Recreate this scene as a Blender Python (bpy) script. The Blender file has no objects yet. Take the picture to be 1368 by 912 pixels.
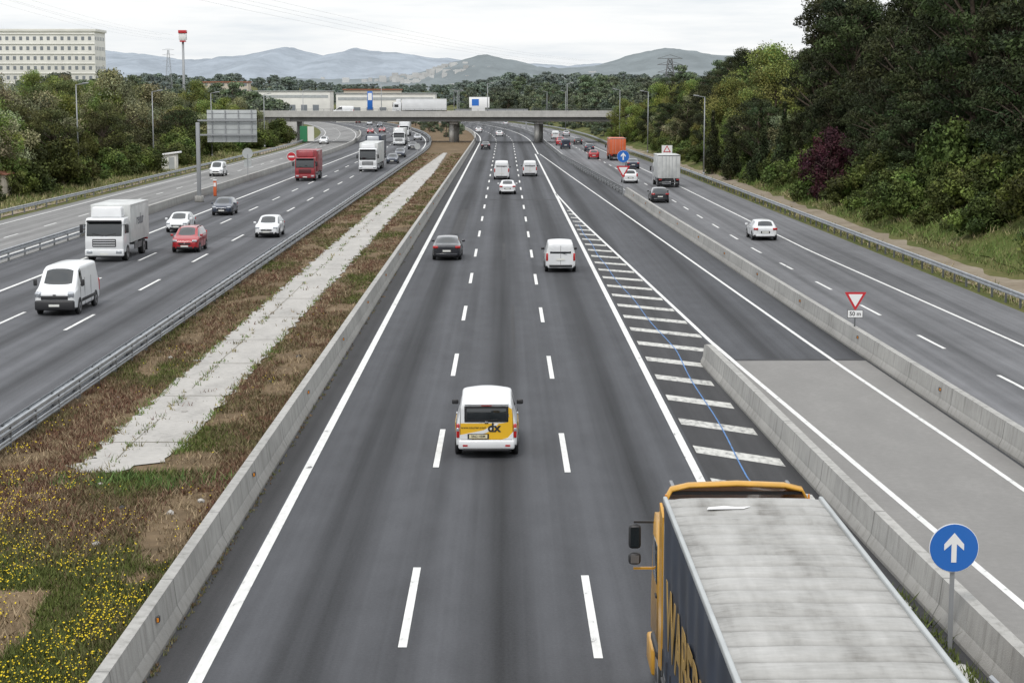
import bpy, bmesh, math, random
import numpy as np
from mathutils import Vector, Matrix, noise
random.seed(7); rng=np.random.default_rng(11)
S=bpy.context.scene
COL=S.collection
R=math.radians

# ------------------------------------------------------------------ materials
def new_mat(name):
    m=bpy.data.materials.new(name); m.use_nodes=True
    nt=m.node_tree; b=nt.nodes['Principled BSDF']; return m,nt,b
def simple(name,c,rough=.6,metal=0,coat=0,var=0,vscale=3,spec=.5):
    m,nt,b=new_mat(name)
    b.inputs['Base Color'].default_value=(*c,1); b.inputs['Roughness'].default_value=rough
    b.inputs['Metallic'].default_value=metal; b.inputs['Coat Weight'].default_value=coat
    b.inputs['Coat Roughness'].default_value=.08
    b.inputs['Specular IOR Level'].default_value=spec
    if var>0:
        g=nt.nodes.new('ShaderNodeTexCoord'); n=nt.nodes.new('ShaderNodeTexNoise')
        n.inputs['Scale'].default_value=vscale; n.inputs['Detail'].default_value=6
        nt.links.new(g.outputs['Object'],n.inputs['Vector'])
        r=nt.nodes.new('ShaderNodeValToRGB')
        r.color_ramp.elements[0].position=.3; r.color_ramp.elements[1].position=.7
        r.color_ramp.elements[0].color=(*[v*(1-var) for v in c],1)
        r.color_ramp.elements[1].color=(*[min(1,v*(1+var*.6)) for v in c],1)
        nt.links.new(n.outputs['Fac'],r.inputs['Fac']); nt.links.new(r.outputs['Color'],b.inputs['Base Color'])
    return m
class NB:
    def __init__(s,nt): s.nt=nt; s.L=nt.links
    def n(s,t,**k):
        x=s.nt.nodes.new(t)
        for a,v in k.items(): setattr(x,a,v)
        return x
    def val(s,inp,v):
        if isinstance(v,bpy.types.NodeSocket): s.L.new(v,inp)
        else: inp.default_value=v
    def math(s,op,a,b=0,clamp=False):
        x=s.n('ShaderNodeMath',operation=op); x.use_clamp=clamp
        s.val(x.inputs[0],a); s.val(x.inputs[1],b); return x.outputs[0]
    def noise(s,vec,scale,detail=5,mapscale=None,rough=.55):
        if mapscale:
            mp=s.n('ShaderNodeMapping'); mp.inputs['Scale'].default_value=mapscale
            s.L.new(vec,mp.inputs['Vector']); vec=mp.outputs[0]
        x=s.n('ShaderNodeTexNoise'); x.inputs['Scale'].default_value=scale; x.inputs['Detail'].default_value=detail
        x.inputs['Roughness'].default_value=rough
        s.L.new(vec,x.inputs['Vector']); return x.outputs['Fac']
    def ramp(s,f,stops):
        x=s.n('ShaderNodeValToRGB'); cr=x.color_ramp
        cr.elements[0].position=stops[0][0]; cr.elements[0].color=(*stops[0][1],1)
        cr.elements[1].position=stops[-1][0]; cr.elements[1].color=(*stops[-1][1],1)
        for p,c in stops[1:-1]:
            e=cr.elements.new(p); e.color=(*c,1)
        s.L.new(f,x.inputs['Fac']); return x.outputs['Color']
    def mix(s,f,a,b,mode='MIX'):
        x=s.n('ShaderNodeMix',data_type='RGBA',blend_type=mode)
        s.val(x.inputs[0],f)
        for i,v in ((6,a),(7,b)):
            if isinstance(v,bpy.types.NodeSocket): s.L.new(v,x.inputs[i])
            else: x.inputs[i].default_value=(*v,1)
        return x.outputs[2]
def g3(v): return (v,v,v)

def asphalt(name,base,lane_x0=None,period=3.65,tint=(1,1,1.05),lane_amt=.22):
    m,nt,b=new_mat(name); q=NB(nt)
    pos=q.n('ShaderNodeNewGeometry').outputs['Position']
    big=q.noise(pos,.12,4,(1,.25,1))
    streak=q.noise(pos,1.0,4,(1.6,.012,1))
    fine=q.noise(pos,14,3)
    grain=q.noise(pos,60,2)
    mott=q.noise(pos,1.1,5,(1,.35,1),.6)
    f=q.math('MULTIPLY',q.math('SUBTRACT',big,.5),.85)
    f=q.math('ADD',f,q.math('MULTIPLY',q.math('SUBTRACT',streak,.5),1.5))
    f=q.math('ADD',f,q.math('MULTIPLY',q.math('SUBTRACT',mott,.5),.5))
    f=q.math('ADD',f,q.math('MULTIPLY',q.math('SUBTRACT',fine,.5),.55))
    f=q.math('ADD',f,q.math('MULTIPLY',q.math('SUBTRACT',grain,.5),.8))
    if lane_x0 is not None:
        sx=q.n('ShaderNodeSeparateXYZ'); q.L.new(pos,sx.inputs[0])
        ph=q.math('MULTIPLY',q.math('SUBTRACT',sx.outputs[0],lane_x0),2*math.pi/period)
        c1=q.math('COSINE',ph,0)
        c2=q.math('COSINE',q.math('MULTIPLY',ph,2),0)
        mod=q.math('ADD',q.math('MULTIPLY',mott,.8),.6)
        f=q.math('ADD',f,q.math('MULTIPLY',q.math('MULTIPLY',c1,lane_amt*.55),mod))
        f=q.math('ADD',f,q.math('MULTIPLY',q.math('MULTIPLY',c2,-lane_amt*.35),mod))
    k=q.math('ADD',f,1.0)
    col=q.n('ShaderNodeVectorMath',operation='SCALE')
    col.inputs[0].default_value=(base*tint[0],base*tint[1],base*tint[2]); q.L.new(k,col.inputs['Scale'])
    q.L.new(col.outputs[0],b.inputs['Base Color'])
    b.inputs['Roughness'].default_value=.8; b.inputs['Specular IOR Level'].default_value=.28
    bp=q.n('ShaderNodeBump'); bp.inputs['Strength'].default_value=.25; bp.inputs['Distance'].default_value=.02
    q.L.new(grain,bp.inputs['Height']); q.L.new(bp.outputs[0],b.inputs['Normal'])
    return m
def concrete(name,base,joint=0,stain=.35,tint=(1,.98,.93)):
    m,nt,b=new_mat(name); q=NB(nt)
    pos=q.n('ShaderNodeNewGeometry').outputs['Position']
    n1=q.noise(pos,.7,6,(1,.4,1)); n2=q.noise(pos,5,6,(1,1,.25)); n3=q.noise(pos,30,3)
    f=q.math('ADD',q.math('MULTIPLY',n1,.5),q.math('MULTIPLY',n2,.4)); f=q.math('ADD',f,q.math('MULTIPLY',n3,.1))
    c=q.ramp(f,[(.3,tuple(base*(1-stain)*t for t in tint)),(.5,tuple(base*t for t in tint)),(.72,tuple(base*1.22*t for t in tint))])
    if joint:
        sx=q.n('ShaderNodeSeparateXYZ'); q.L.new(pos,sx.inputs[0])
        fr=q.math('FRACT',q.math('DIVIDE',sx.outputs[1],joint)); ln=q.math('LESS_THAN',fr,.05/joint)
        c=q.mix(q.math('MULTIPLY',ln,.7),c,g3(.05))
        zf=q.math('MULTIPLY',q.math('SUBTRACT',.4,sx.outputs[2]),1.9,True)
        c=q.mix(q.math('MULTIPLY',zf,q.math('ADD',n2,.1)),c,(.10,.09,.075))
        st=q.noise(pos,3.5,5,(1,1,.06),.7)
        c=q.mix(q.math('MULTIPLY',q.math('SUBTRACT',st,.5),3.0,True),c,(.15,.145,.13))
    q.L.new(c,b.inputs['Base Color']); b.inputs['Roughness'].default_value=.85
    bp=q.n('ShaderNodeBump'); bp.inputs['Strength'].default_value=.3; bp.inputs['Distance'].default_value=.03
    q.L.new(n3,bp.inputs['Height']); q.L.new(bp.outputs[0],b.inputs['Normal'])
    return m
def paint_line(name,c,wear=.45):
    m,nt,b=new_mat(name); q=NB(nt)
    pos=q.n('ShaderNodeNewGeometry').outputs['Position']
    n=q.noise(pos,6,6,(1,.35,1)); n2=q.noise(pos,.5,3)
    f=q.math('ADD',q.math('MULTIPLY',n,.7),q.math('MULTIPLY',n2,.3))
    col=q.ramp(f,[(.32,(.12,.12,.12)),(.32+.16*wear+.02,tuple(v*.78 for v in c)),(.65,c)])
    q.L.new(col,b.inputs['Base Color']); b.inputs['Roughness'].default_value=.7
    return m
def leafmat(name,c,haze=0,trans=0):
    m,nt,b=new_mat(name); q=NB(nt)
    at=q.n('ShaderNodeAttribute'); at.attribute_name='Col'
    col=q.mix(1,at.outputs['Color'],c,'MULTIPLY')
    oi=q.n('ShaderNodeObjectInfo')
    hs=q.n('ShaderNodeHueSaturation'); q.L.new(col,hs.inputs['Color'])
    q.L.new(q.math('ADD',q.math('MULTIPLY',oi.outputs['Random'],.05),.475),hs.inputs['Hue'])
    q.L.new(q.math('ADD',q.math('MULTIPLY',oi.outputs['Random'],.55),.75),hs.inputs['Value'])
    out=hs.outputs[0]
    if haze: out=q.mix(haze,out,(.24,.29,.32))  # distance haze mixed straight into the leaf colour
    q.L.new(out,b.inputs['Base Color']); b.inputs['Roughness'].default_value=.75
    b.inputs['Specular IOR Level'].default_value=.2
    if trans:
        tr=q.n('ShaderNodeBsdfTranslucent'); q.L.new(out,tr.inputs['Color'])
        ms=q.n('ShaderNodeMixShader'); ms.inputs[0].default_value=trans
        q.L.new(b.outputs[0],ms.inputs[1]); q.L.new(tr.outputs[0],ms.inputs[2])
        q.L.new(ms.outputs[0],nt.nodes['Material Output'].inputs['Surface'])
    return m
def ground_mat(name,stops,scale=.15):
    m,nt,b=new_mat(name); q=NB(nt)
    pos=q.n('ShaderNodeNewGeometry').outputs['Position']
    n1=q.noise(pos,scale,6); n2=q.noise(pos,2.2,6); n3=q.noise(pos,18,3)
    f=q.math('ADD',q.math('MULTIPLY',n1,.5),q.math('MULTIPLY',n2,.32)); f=q.math('ADD',f,q.math('MULTIPLY',n3,.18))
    q.L.new(q.ramp(f,stops),b.inputs['Base Color']); b.inputs['Roughness'].default_value=.95
    b.inputs['Specular IOR Level'].default_value=.1
    bp=q.n('ShaderNodeBump'); bp.inputs['Strength'].default_value=.6; bp.inputs['Distance'].default_value=.08
    q.L.new(n2,bp.inputs['Height']); q.L.new(bp.outputs[0],b.inputs['Normal'])
    return m

M={}
M['asph_main']=asphalt('asphalt_main',.058,-1.95,3.65,tint=(.97,1,1.10),lane_amt=.5)
M['asph_left']=asphalt('asphalt_left',.085,-27.2,3.73,tint=(.98,1,1.08),lane_amt=.36)
M['asph_right']=asphalt('asphalt_right',.130,13.6,3.5,tint=(.99,1,1.05),lane_amt=.25)
M['asph_side']=asphalt('asphalt_side',.19,tint=(1,.99,.97))
M['asph_dark']=asphalt('asphalt_dark',.045)
M['slab']=concrete('concrete_slab',.205,0,.13,tint=(1,.97,.925))
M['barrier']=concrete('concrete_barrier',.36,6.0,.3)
M['path']=concrete('concrete_path',.38,0,.35,tint=(1,.96,.90))
M['bridge']=concrete('bridge_concrete',.44,0,.2)
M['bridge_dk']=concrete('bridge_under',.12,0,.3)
M['line']=paint_line('road_paint_white',(.76,.76,.74),.3)
M['hatch']=paint_line('road_paint_hatch',(.60,.595,.56),.9)
M['blue_line']=paint_line('road_paint_blue',(.08,.22,.5),.9)
M['steel']=simple('galvanised_steel',(.40,.42,.44),.5,.5,0,.25,2)
M['steel_dk']=simple('weathered_steel',(.18,.185,.19),.6,.5,0,.3,2)
M['wire']=simple('cable_grey',(.3,.31,.33),.7)
M['post']=simple('post_grey',(.30,.31,.32),.55,.4)
M['ground']=ground_mat('ground_earth_grass',[(.32,(.05,.065,.02)),(.45,(.085,.10,.032)),(.56,(.13,.125,.05)),(.7,(.24,.19,.11))])
M['bank']=ground_mat('bank_grass',[(.3,(.05,.07,.018)),(.5,(.085,.11,.03)),(.68,(.17,.15,.07))])
M['median']=ground_mat('median_soil',[(.3,(.075,.06,.035)),(.45,(.125,.09,.055)),(.58,(.18,.13,.08)),(.72,(.33,.26,.19))],.35)
M['dirt']=ground_mat('dirt_track',[(.3,(.16,.13,.09)),(.5,(.25,.21,.16)),(.7,(.34,.30,.24))],.3)
M['blade']=leafmat('grass_blades',(1,1,1))
M['leaf_pine']=leafmat('pine_foliage',(.032,.044,.018))
M['leaf_pine_l']=leafmat('stone_pine_foliage',(.070,.085,.030))
M['leaf_green']=leafmat('broadleaf_foliage',(.135,.165,.048),0,.2)
M['leaf_olive']=leafmat('olive_foliage',(.185,.195,.11))
M['leaf_bush']=leafmat('bush_foliage',(.070,.095,.026))
M['leaf_purple']=leafmat('purple_foliage',(.045,.016,.024))
M['leaf_far']=leafmat('far_foliage_hazed',(.08,.10,.038),.2)  # far trees carry bluish haze in their foliage colour
M['leaf_far2']=leafmat('farther_foliage_hazed',(.08,.10,.045),.42)
M['bark']=simple('bark',(.10,.075,.055),.9,0,0,.4,6)
M['tyre']=simple('tyre_rubber',(.018,.018,.018),.8)
M['rim']=simple('alloy_rim',(.30,.30,.31),.35,.8)
M['glass']=simple('car_glass',(.012,.016,.018),.06,0,.5,0,1,.8)
M['black']=simple('black_plastic',(.022,.022,.024),.5)
M['white']=simple('paint_white',(.72,.73,.74),.32,0,.5,.08,.8)
M['dirty_white']=simple('paint_white_dirty',(.55,.56,.55),.5,0,.1,.2,1.2)
M['blackp']=simple('paint_black',(.016,.017,.022),.25,0,.8)
M['navy']=simple('paint_dark_blue',(.03,.04,.065),.28,.2,.7)
M['red']=simple('paint_red',(.36,.012,.018),.3,0,.7)
M['redtruck']=simple('paint_truck_red',(.28,.022,.03),.45,0,.3,.25,1)
M['orange']=simple('paint_orange',(.60,.12,.035),.5,0,.2,.15,1)
M['silver']=simple('paint_silver',(.42,.43,.45),.35,.5,.6)
M['yellow']=simple('paint_yellow',(.74,.43,.02),.35,0,.4)
M['yellow_truck']=simple('paint_truck_yellow',(.56,.29,.03),.45,0,.3,.2,2)
M['letter_y']=simple('lettering_yellow',(.32,.20,.05),.6,0,0,.35,2)
M['tarp_blue']=simple('tarpaulin_blue',(.020,.030,.052),.5,0,.1,.35,1)
M['lamp_red']=simple('tail_lamp_red',(.42,.012,.012),.2,0,.8)
M['lamp_white']=simple('head_lamp',(.42,.44,.47),.12,.4,1)
M['amber']=simple('amber_lamp',(.7,.25,.02),.25,0,.6)
M['plate']=simple('number_plate',(.7,.7,.66),.5)
M['plate_y']=simple('number_plate_yellow',(.66,.60,.40),.5)
M['sign_blue']=simple('sign_blue',(.012,.13,.48),.4,0,.2)
M['sign_white']=simple('sign_white',(.78,.78,.78),.45)
M['sign_red']=simple('sign_red',(.50,.02,.03),.4,0,.2)
M['sign_back']=simple('sign_back_grey',(.44,.46,.46),.5,.2,0,.15,1)
M['wall_white']=simple('wall_white',(.74,.73,.68),.8,0,0,.08,.3)
M['wall_cream']=simple('wall_cream',(.50,.45,.37),.8,0,0,.15,.02)
M['roof_tile']=simple('roof_tile',(.30,.12,.07),.8,0,0,.3,2)
M['window']=simple('window_dark',(.05,.06,.07),.15)
M['window_l']=simple('window_grey',(.20,.22,.24),.3)  # lighter grey window colour for the distant buildings
M['green_sheet']=simple('green_sheet',(.03,.2,.09),.6)

def tarp_roof():
    m,nt,b=new_mat('tarpaulin_roof'); q=NB(nt)
    tc=q.n('ShaderNodeTexCoord').outputs['Object']
    n1=q.noise(tc,1.0,6,(1.2,.6,1)); n2=q.noise(tc,6,5,(.5,2.2,1),.65); n3=q.noise(tc,1.1,5,(3,.25,1),.6)
    f=q.math('ADD',q.math('MULTIPLY',n1,.45),q.math('MULTIPLY',n2,.25)); f=q.math('ADD',f,q.math('MULTIPLY',n3,.3))
    c=q.ramp(f,[(.36,(.17,.163,.15)),(.48,(.31,.305,.29)),(.66,(.45,.445,.43))])
    sx=q.n('ShaderNodeSeparateXYZ'); q.L.new(tc,sx.inputs[0])
    fr=q.math('FRACT',q.math('DIVIDE',q.math('SUBTRACT',sx.outputs[1],15.6),.62))
    edge=q.math('MULTIPLY',q.math('ABSOLUTE',q.math('SUBTRACT',fr,.5)),2)
    g=q.math('MULTIPLY',q.math('POWER',edge,8),q.math('ADD',n2,.25),True)
    c=q.mix(q.math('MULTIPLY',g,.9),c,(.11,.105,.095))
    q.L.new(c,b.inputs['Base Color'])
    b.inputs['Roughness'].default_value=.6
    bp=q.n('ShaderNodeBump'); bp.inputs['Strength'].default_value=.4; bp.inputs['Distance'].default_value=.03
    q.L.new(n2,bp.inputs['Height']); q.L.new(bp.outputs[0],b.inputs['Normal'])
    return m
M['tarp_roof']=tarp_roof()

# ------------------------------------------------------------------ mesh helpers
def obj(name,me,parent=None,loc=(0,0,0),rot=(0,0,0)):
    o=bpy.data.objects.new(name,me); COL.objects.link(o)
    o.location=loc; o.rotation_euler=rot
    if parent: o.parent=parent
    return o
def empty(name,loc=(0,0,0),rz=0):
    o=bpy.data.objects.new(name,None); COL.objects.link(o); o.empty_display_size=.3
    o.location=loc; o.rotation_euler=(0,0,rz); return o
def mesh(name,v,f,mats,fm=None,smooth=False):
    me=bpy.data.meshes.new(name); me.from_pydata([tuple(p) for p in v],[],f)
    for m in (mats if isinstance(mats,(list,tuple)) else [mats]): me.materials.append(m)
    if fm is not None: me.polygons.foreach_set('material_index',fm)
    if smooth: me.polygons.foreach_set('use_smooth',[True]*len(me.polygons))
    me.update(); return me
def box(parent,name,c,d,mat,bev=0,rot=(0,0,0),seg=2,taper=None):
    bm=bmesh.new(); bmesh.ops.create_cube(bm,size=1)
    for v in bm.verts:
        v.co=Vector((v.co.x*d[0],v.co.y*d[1],v.co.z*d[2]))
        if taper and v.co.z>0: v.co.x*=taper[0]; v.co.y*=taper[1]
    if bev>0: bmesh.ops.bevel(bm,geom=list(bm.edges),offset=bev,segments=seg,affect='EDGES',profile=.5)
    me=bpy.data.meshes.new(name); bm.to_mesh(me); bm.free(); me.materials.append(mat)
    if bev>0: me.polygons.foreach_set('use_smooth',[True]*len(me.polygons))
    if bev>0:
        try: me.set_sharp_from_angle(angle=R(50))
        except Exception: pass
    return obj(name,me,parent,c,rot)
def cylm(name,r,h,mat,seg=20,r2=None):
    bm=bmesh.new(); bmesh.ops.create_cone(bm,cap_ends=True,segments=seg,radius1=r,radius2=r if r2 is None else r2,depth=h)
    me=bpy.data.meshes.new(name); bm.to_mesh(me); bm.free(); me.materials.append(mat)
    for p in me.polygons: p.use_smooth=len(p.vertices)==4
    return me
def cyl(parent,name,c,r,h,mat,axis='z',seg=20,r2=None):
    rot={'z':(0,0,0),'x':(0,R(90),0),'y':(R(90),0,0)}[axis]
    return obj(name,cylm(name,r,h,mat,seg,r2),parent,c,rot)
def prism(parent,name,pts,y0,y1,mat,loc=(0,0,0)):
    n=len(pts); v=[(x,y0,z) for x,z in pts]+[(x,y1,z) for x,z in pts]
    f=[list(range(n)),list(range(2*n-1,n-1,-1))]+[[i,i+n,(i+1)%n+n,(i+1)%n] for i in range(n)]
    return obj(name,mesh(name,v,f,mat),parent,loc)

# ------------------------------------------------------------------ alignment of the roads (x as a function of distance)
SL=lambda z:-.00026*max(0,z-330)**2
SM=lambda z:-.0002*max(0,z-400)**2
def ip(zs,xs): return lambda z: float(np.interp(z,zs,xs))
xr=lambda z: ip([0,51,72,159,192,306,414,1000],[14.9,14.75,14.4,12.9,12.5,9.2,8.2,8.2])(z)+SM(z)
xg=lambda z: ip([0,88,240,380,414,1000],[26.4,25,23.6,21,20.8,20.8])(z)+SM(z)
r_solid=lambda z: ip([0,77,124,220,400,1000],[23.4,21.9,20.7,20.2,17.9,17.9])(z)+SM(z)
r_dash=lambda z: ip([0,67,77,125,220,400,1000],[19.5,18.7,18.3,17.1,16.7,13.8,13.8])(z)+SM(z)
r_left=lambda z: xr(z)+1.25
ramp_r=lambda z: ip([0,48.7,72.8,127.6,241,330],[14.3,13.95,13.06,11.6,8.5,6.2])(z)
ramp_l=lambda z: ip([0,20,36.9,76.8,159,200],[12.4,11.5,10.76,8.86,6.25,5.37])(z)
bar2=lambda z: ip([0,20,39.3,50.5,72],[9.6,9.1,8.49,8.17,7.6])(z)+.36

def zlist(z0,z1,step):
    n=max(1,int(math.ceil((z1-z0)/step))); return [z0+(z1-z0)*i/n for i in range(n+1)]
class Acc:
    def __init__(s): s.v=[]; s.f=[]
    def strip(s,fl,fr,z0,z1,step,h):
        b=len(s.v); zs=zlist(z0,z1,step)
        for z in zs: s.v+= [(fl(z),z,h),(fr(z),z,h)]
        for i in range(len(zs)-1): s.f.append((b+2*i,b+2*i+1,b+2*i+3,b+2*i+2))
    def line(s,fx,z0,z1,w,h,step=8): s.strip(lambda z:fx(z)-w/2,lambda z:fx(z)+w/2,z0,z1,step,h)
    def dashes(s,fx,zc,cyc,ln,w,h,zmin,zmax):
        k=math.floor((zmin-zc)/cyc)
        while zc+k*cyc<zmax:
            c=zc+k*cyc; k+=1
            if c-ln/2<zmin: continue
            s.line(fx,c-ln/2,c+ln/2,w,h,ln)
    def quad(s,pts): b=len(s.v); s.v+=pts; s.f.append(tuple(range(b,b+len(pts))))
    def make(s,name,mat,parent=None): return obj(name,mesh(name,s.v,s.f,mat),parent)
def sheet(name,fl,fr,z0,z1,step,h,mat):
    a=Acc(); a.strip(fl,fr,z0,z1,step,h); return a.make(name,mat)
def extrude(name,prof,fx,z0,z1,step,mat,parent=None,base=0,caps=True):
    zs=zlist(z0,z1,step); n=len(prof); v=[];f=[]
    for z in zs: v+=[(fx(z)+x,z,base+h) for x,h in prof]
    for i in range(len(zs)-1):
        for j in range(n):
            a=i*n+j; b=i*n+(j+1)%n; f.append((a,b,b+n,a+n))
    if caps: f.append(tuple(range(n-1,-1,-1))); f.append(tuple((len(zs)-1)*n+j for j in range(n)))
    return obj(name,mesh(name,v,f,mat),parent)

ZF=1050
sheet('main_road',lambda z:-6.6+SM(z),lambda z:xr(z)+.1,-25,ZF,6,0,M['asph_main'])
sheet('left_road',lambda z:-31.7+SL(z),lambda z:-15.0+SL(z),-25,ZF,6,0,M['asph_left'])
sheet('side_road',lambda z:-42.6+SL(z),lambda z:-31.8+SL(z),-25,ZF,6,0,M['asph_side'])
sheet('right_road',lambda z:xr(z)+.15,lambda z:xg(z)+.25,-25,ZF,6,0,M['asph_right'])
sheet('ramp_slab',lambda z:bar2(z)+.3,lambda z:xr(z)-.02,-25,72.4,4,.004,M['slab'])
sheet('inner_shoulder',lambda z:-6.5+SM(z),lambda z:-5.78+SM(z),-25,400,6,.004,M['asph_dark'])
sheet('gore_shoulder',lambda z:5.6,lambda z:bar2(z)-.2 if z<72 else ramp_l(z)-.2,-25,150,4,.004,M['asph_dark'])

mk=Acc()
H1=.009
mk.line(lambda z:-5.6+SM(z),-25,ZF,.25,H1)
mk.dashes(lambda z:-1.98+SM(z),37.1,17.15,6.0,.17,H1,0,900)
mk.dashes(lambda z:1.75+SM(z),36.4,17.15,6.0,.17,H1,0,900)
mk.line(lambda z:5.37+SM(z),-25,330,.24,H1)
mk.line(lambda z:5.9+SM(z),330,ZF,.2,H1)
mk.line(ramp_l,-25,197,.18,H1)
mk.line(ramp_r,-25,330,.16,H1)
mk.line(r_left,-25,ZF,.10,H1)
mk.line(r_solid,-25,ZF,.16,H1)
mk.dashes(r_dash,78,11.7,4.4,.16,H1,0,700)
mk.line(lambda z:-16.0+SL(z),-25,ZF,.22,H1)
mk.line(lambda z:-27.3+SL(z),-25,ZF,.22,H1)
mk.dashes(lambda z:-19.85+SL(z),85,17.0,6.0,.17,H1,0,800)
mk.dashes(lambda z:-23.45+SL(z),86,17.0,6.0,.17,H1,0,800)
mk.line(lambda z:-33.0+SL(z),-25,ZF,.15,H1)
mk.line(lambda z:-41.3+SL(z),-25,ZF,.15,H1)
mk.dashes(lambda z:-37.2+SL(z),90,12,4,.14,H1,60,600)
mk.make('road_markings',M['line'])
ht=Acc()
zc=30.2
while zc<188:
    xl=5.66
    rlim=(bar2(zc-2)-.5) if zc<70 else ramp_l(zc-1)-.12
    if rlim-xl>.25:
        w=1.15; sl=-.88
        ht.quad([(xl,zc-w/2,H1),(rlim,zc-w/2+sl*(rlim-xl),H1),(rlim,zc+w/2+sl*(rlim-xl),H1),(xl,zc+w/2,H1)])
    zc+=4.75
ht.make('hatch_markings',M['hatch'])
bl=Acc(); bl.line(lambda z:ip([30,50,75,110,150,190],[7.1,6.75,7.05,6.25,5.95,5.6])(z)+.05*math.sin(z*.35),32,150,.045,.012,1.5); bl.make('survey_line',M['blue_line'])
pt=Acc()
pt.line(lambda z:.35,76,92,.16,.0045); pt.line(lambda z:-.1,118,131,.2,.0045); pt.line(lambda z:-3.7,140,170,.9,.0045)
pt.quad([(-1.6,185,.0045),(5.2,185,.0045),(5.2,186.2,.0045),(-1.6,186.2,.0045)])
pt.quad([(8.9,72.3,.0075),(14.3,72.5,.0075),(14.3,72.8,.0075),(8.9,72.8,.0075)])
pt.quad([(-31.4,136,.0045),(-15.6,137,.0045),(-15.6,137.3,.0045),(-31.4,136.3,.0045)])
pt.make('asphalt_patches',M['asph_dark'])

NJ=[(-.30,0),(-.30,.08),(-.19,.30),(-.12,.84),(.12,.84),(.19,.30),(.30,.08),(.30,0)]
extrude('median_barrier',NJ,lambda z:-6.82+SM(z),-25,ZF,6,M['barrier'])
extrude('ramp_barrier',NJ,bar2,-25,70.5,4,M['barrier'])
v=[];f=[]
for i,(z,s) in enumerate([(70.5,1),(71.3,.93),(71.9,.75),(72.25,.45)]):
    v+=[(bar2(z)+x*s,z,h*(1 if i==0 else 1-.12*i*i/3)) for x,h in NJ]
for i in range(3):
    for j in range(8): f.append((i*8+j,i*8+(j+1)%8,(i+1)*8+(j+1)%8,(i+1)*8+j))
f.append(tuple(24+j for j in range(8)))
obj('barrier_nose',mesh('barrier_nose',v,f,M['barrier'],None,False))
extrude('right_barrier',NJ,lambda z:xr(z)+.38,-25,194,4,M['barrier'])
LB=[(-.2,0),(-.15,.75),(.15,.75),(.2,0)]
extrude('left_barrier',LB,lambda z:-31.75+SL(z),138,520,6,M['barrier'])
def reflectors(name,fx,zs,side,base=.6):
    e=empty(name)
    for i,z in enumerate(zs): box(e,f'reflector_{i}',(fx(z)+side,z,base),(.05,.14,.12),M['black'],.01); box(e,f'lens_{i}',(fx(z)+side,z-.075,base),(.04,.012,.08),M['amber'])
reflectors('barrier_reflectors',lambda z:-6.82,[34+i*13.5 for i in range(14)],.2)
reflectors('barrier_reflectors',lambda z:xr(z)+.38,[48+i*13.5 for i in range(11)],-.2)

def wbeam(off,zc,h=.155,d=.045):
    p=[(off+0,zc-h),(off+d,zc-h*.8),(off+d,zc-h*.35),(off,zc-h*.12),(off,zc+h*.12),(off+d,zc+h*.35),(off+d,zc+h*.8),(off,zc+h)]
    return p+[(x-.012,z) for x,z in reversed(p)]
def guardrail(name,fx,z0,z1,side,step=4,double=False,mat=None,hh=.62,both=False):
    e=empty(name); mat=mat or M['steel']
    for sd in ((side,-side) if both else (side,)):
        extrude('beam',[(x*sd,z) for x,z in wbeam(.1,hh)],fx,z0,z1,4,mat,e)
        if double: extrude('lower_beam',[(x*sd,z) for x,z in wbeam(.1,hh-.38,.09,.035)],fx,z0,z1,4,mat,e)
    bmv=[];bf=[]
    z=z0+1
    while z<z1:
        x=fx(z); b=len(bmv); ww=.13 if both else .05
        for hz in (0,hh+.07): bmv+=[(x-ww,z-.05,hz),(x+ww,z-.05,hz),(x+ww,z+.05,hz),(x-ww,z+.05,hz)]
        bf+=[(b,b+1,b+5,b+4),(b+1,b+2,b+6,b+5),(b+2,b+3,b+7,b+6),(b+3,b,b+4,b+7),(b+4,b+5,b+6,b+7)]
        z+=step
    obj('posts',mesh('posts',bmv,bf,M['steel_dk']),e)
guardrail('guardrail',lambda z:-14.9+SL(z),20,ZF,-1,3,True,both=True,hh=.66)
guardrail('guardrail',lambda z:xg(z)+.6,40,700,-1,2.6,False,hh=.66)
guardrail('guardrail',lambda z:-31.75,60,139,1,4,True,hh=.7)
guardrail('guardrail',lambda z:-43.2+SL(z),100,420,1,4)
guardrail('guardrail',lambda z:xr(z)+.2,196,700,-1,4,True,M['steel_dk'],.7)
guardrail('guardrail',lambda z:ip([15,34],[9.0,8.15])(z),15,30,-1,2)

# ------------------------------------------------------------------ terrain
def smooth(t): t=min(1,max(0,t)); return t*t*(3-2*t)
def hgt(x,y):
    dr=x-(xg(min(y,ZF))+4.2); dl=(-46.5+SL(min(y,ZF)))-x
    h=0
    n=noise.noise(Vector((x*.03,y*.02,0)))
    if dr>0:
        h=min(dr*.42,3+dr*.17); h=min(h,8.5+dr*.01)*(1+.15*n)
        h*=1-.35*smooth((y-300)/300)
    elif dl>0:
        h=min(dl*.10,5)+n*min(dl*.05,1.2)
    far=smooth((y-950)/900)*11+max(0,y-1700)*.004
    if y<ZF: far*= smooth((abs(x-SM(y))-50)/60) if y>900 else 0
    lat=smooth((abs(x)-200)/500)*6*(1+n)
    return h+far+lat
xs=sorted(set([-8000,-5000,-3000,-2000,-1400,-1000,-700,-500,-400,-320,-260,-220,-190,-165]+list(np.arange(-145,-50,5))+list(np.arange(-50,60,1.5))+list(np.arange(60,150,5))+[165,190,220,260,320,400,500,700,1000,1400,2000,3000,5000,8000]))
ys=list(np.arange(-60,460,5))+list(np.arange(460,1100,12))+list(np.arange(1100,2400,60))+[2600,3000,4000,6000,9000]
v=[];f=[]
for y in ys:
    for x in xs: v.append((x,y,hgt(x,y)-.03))
nx=len(xs)
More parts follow.
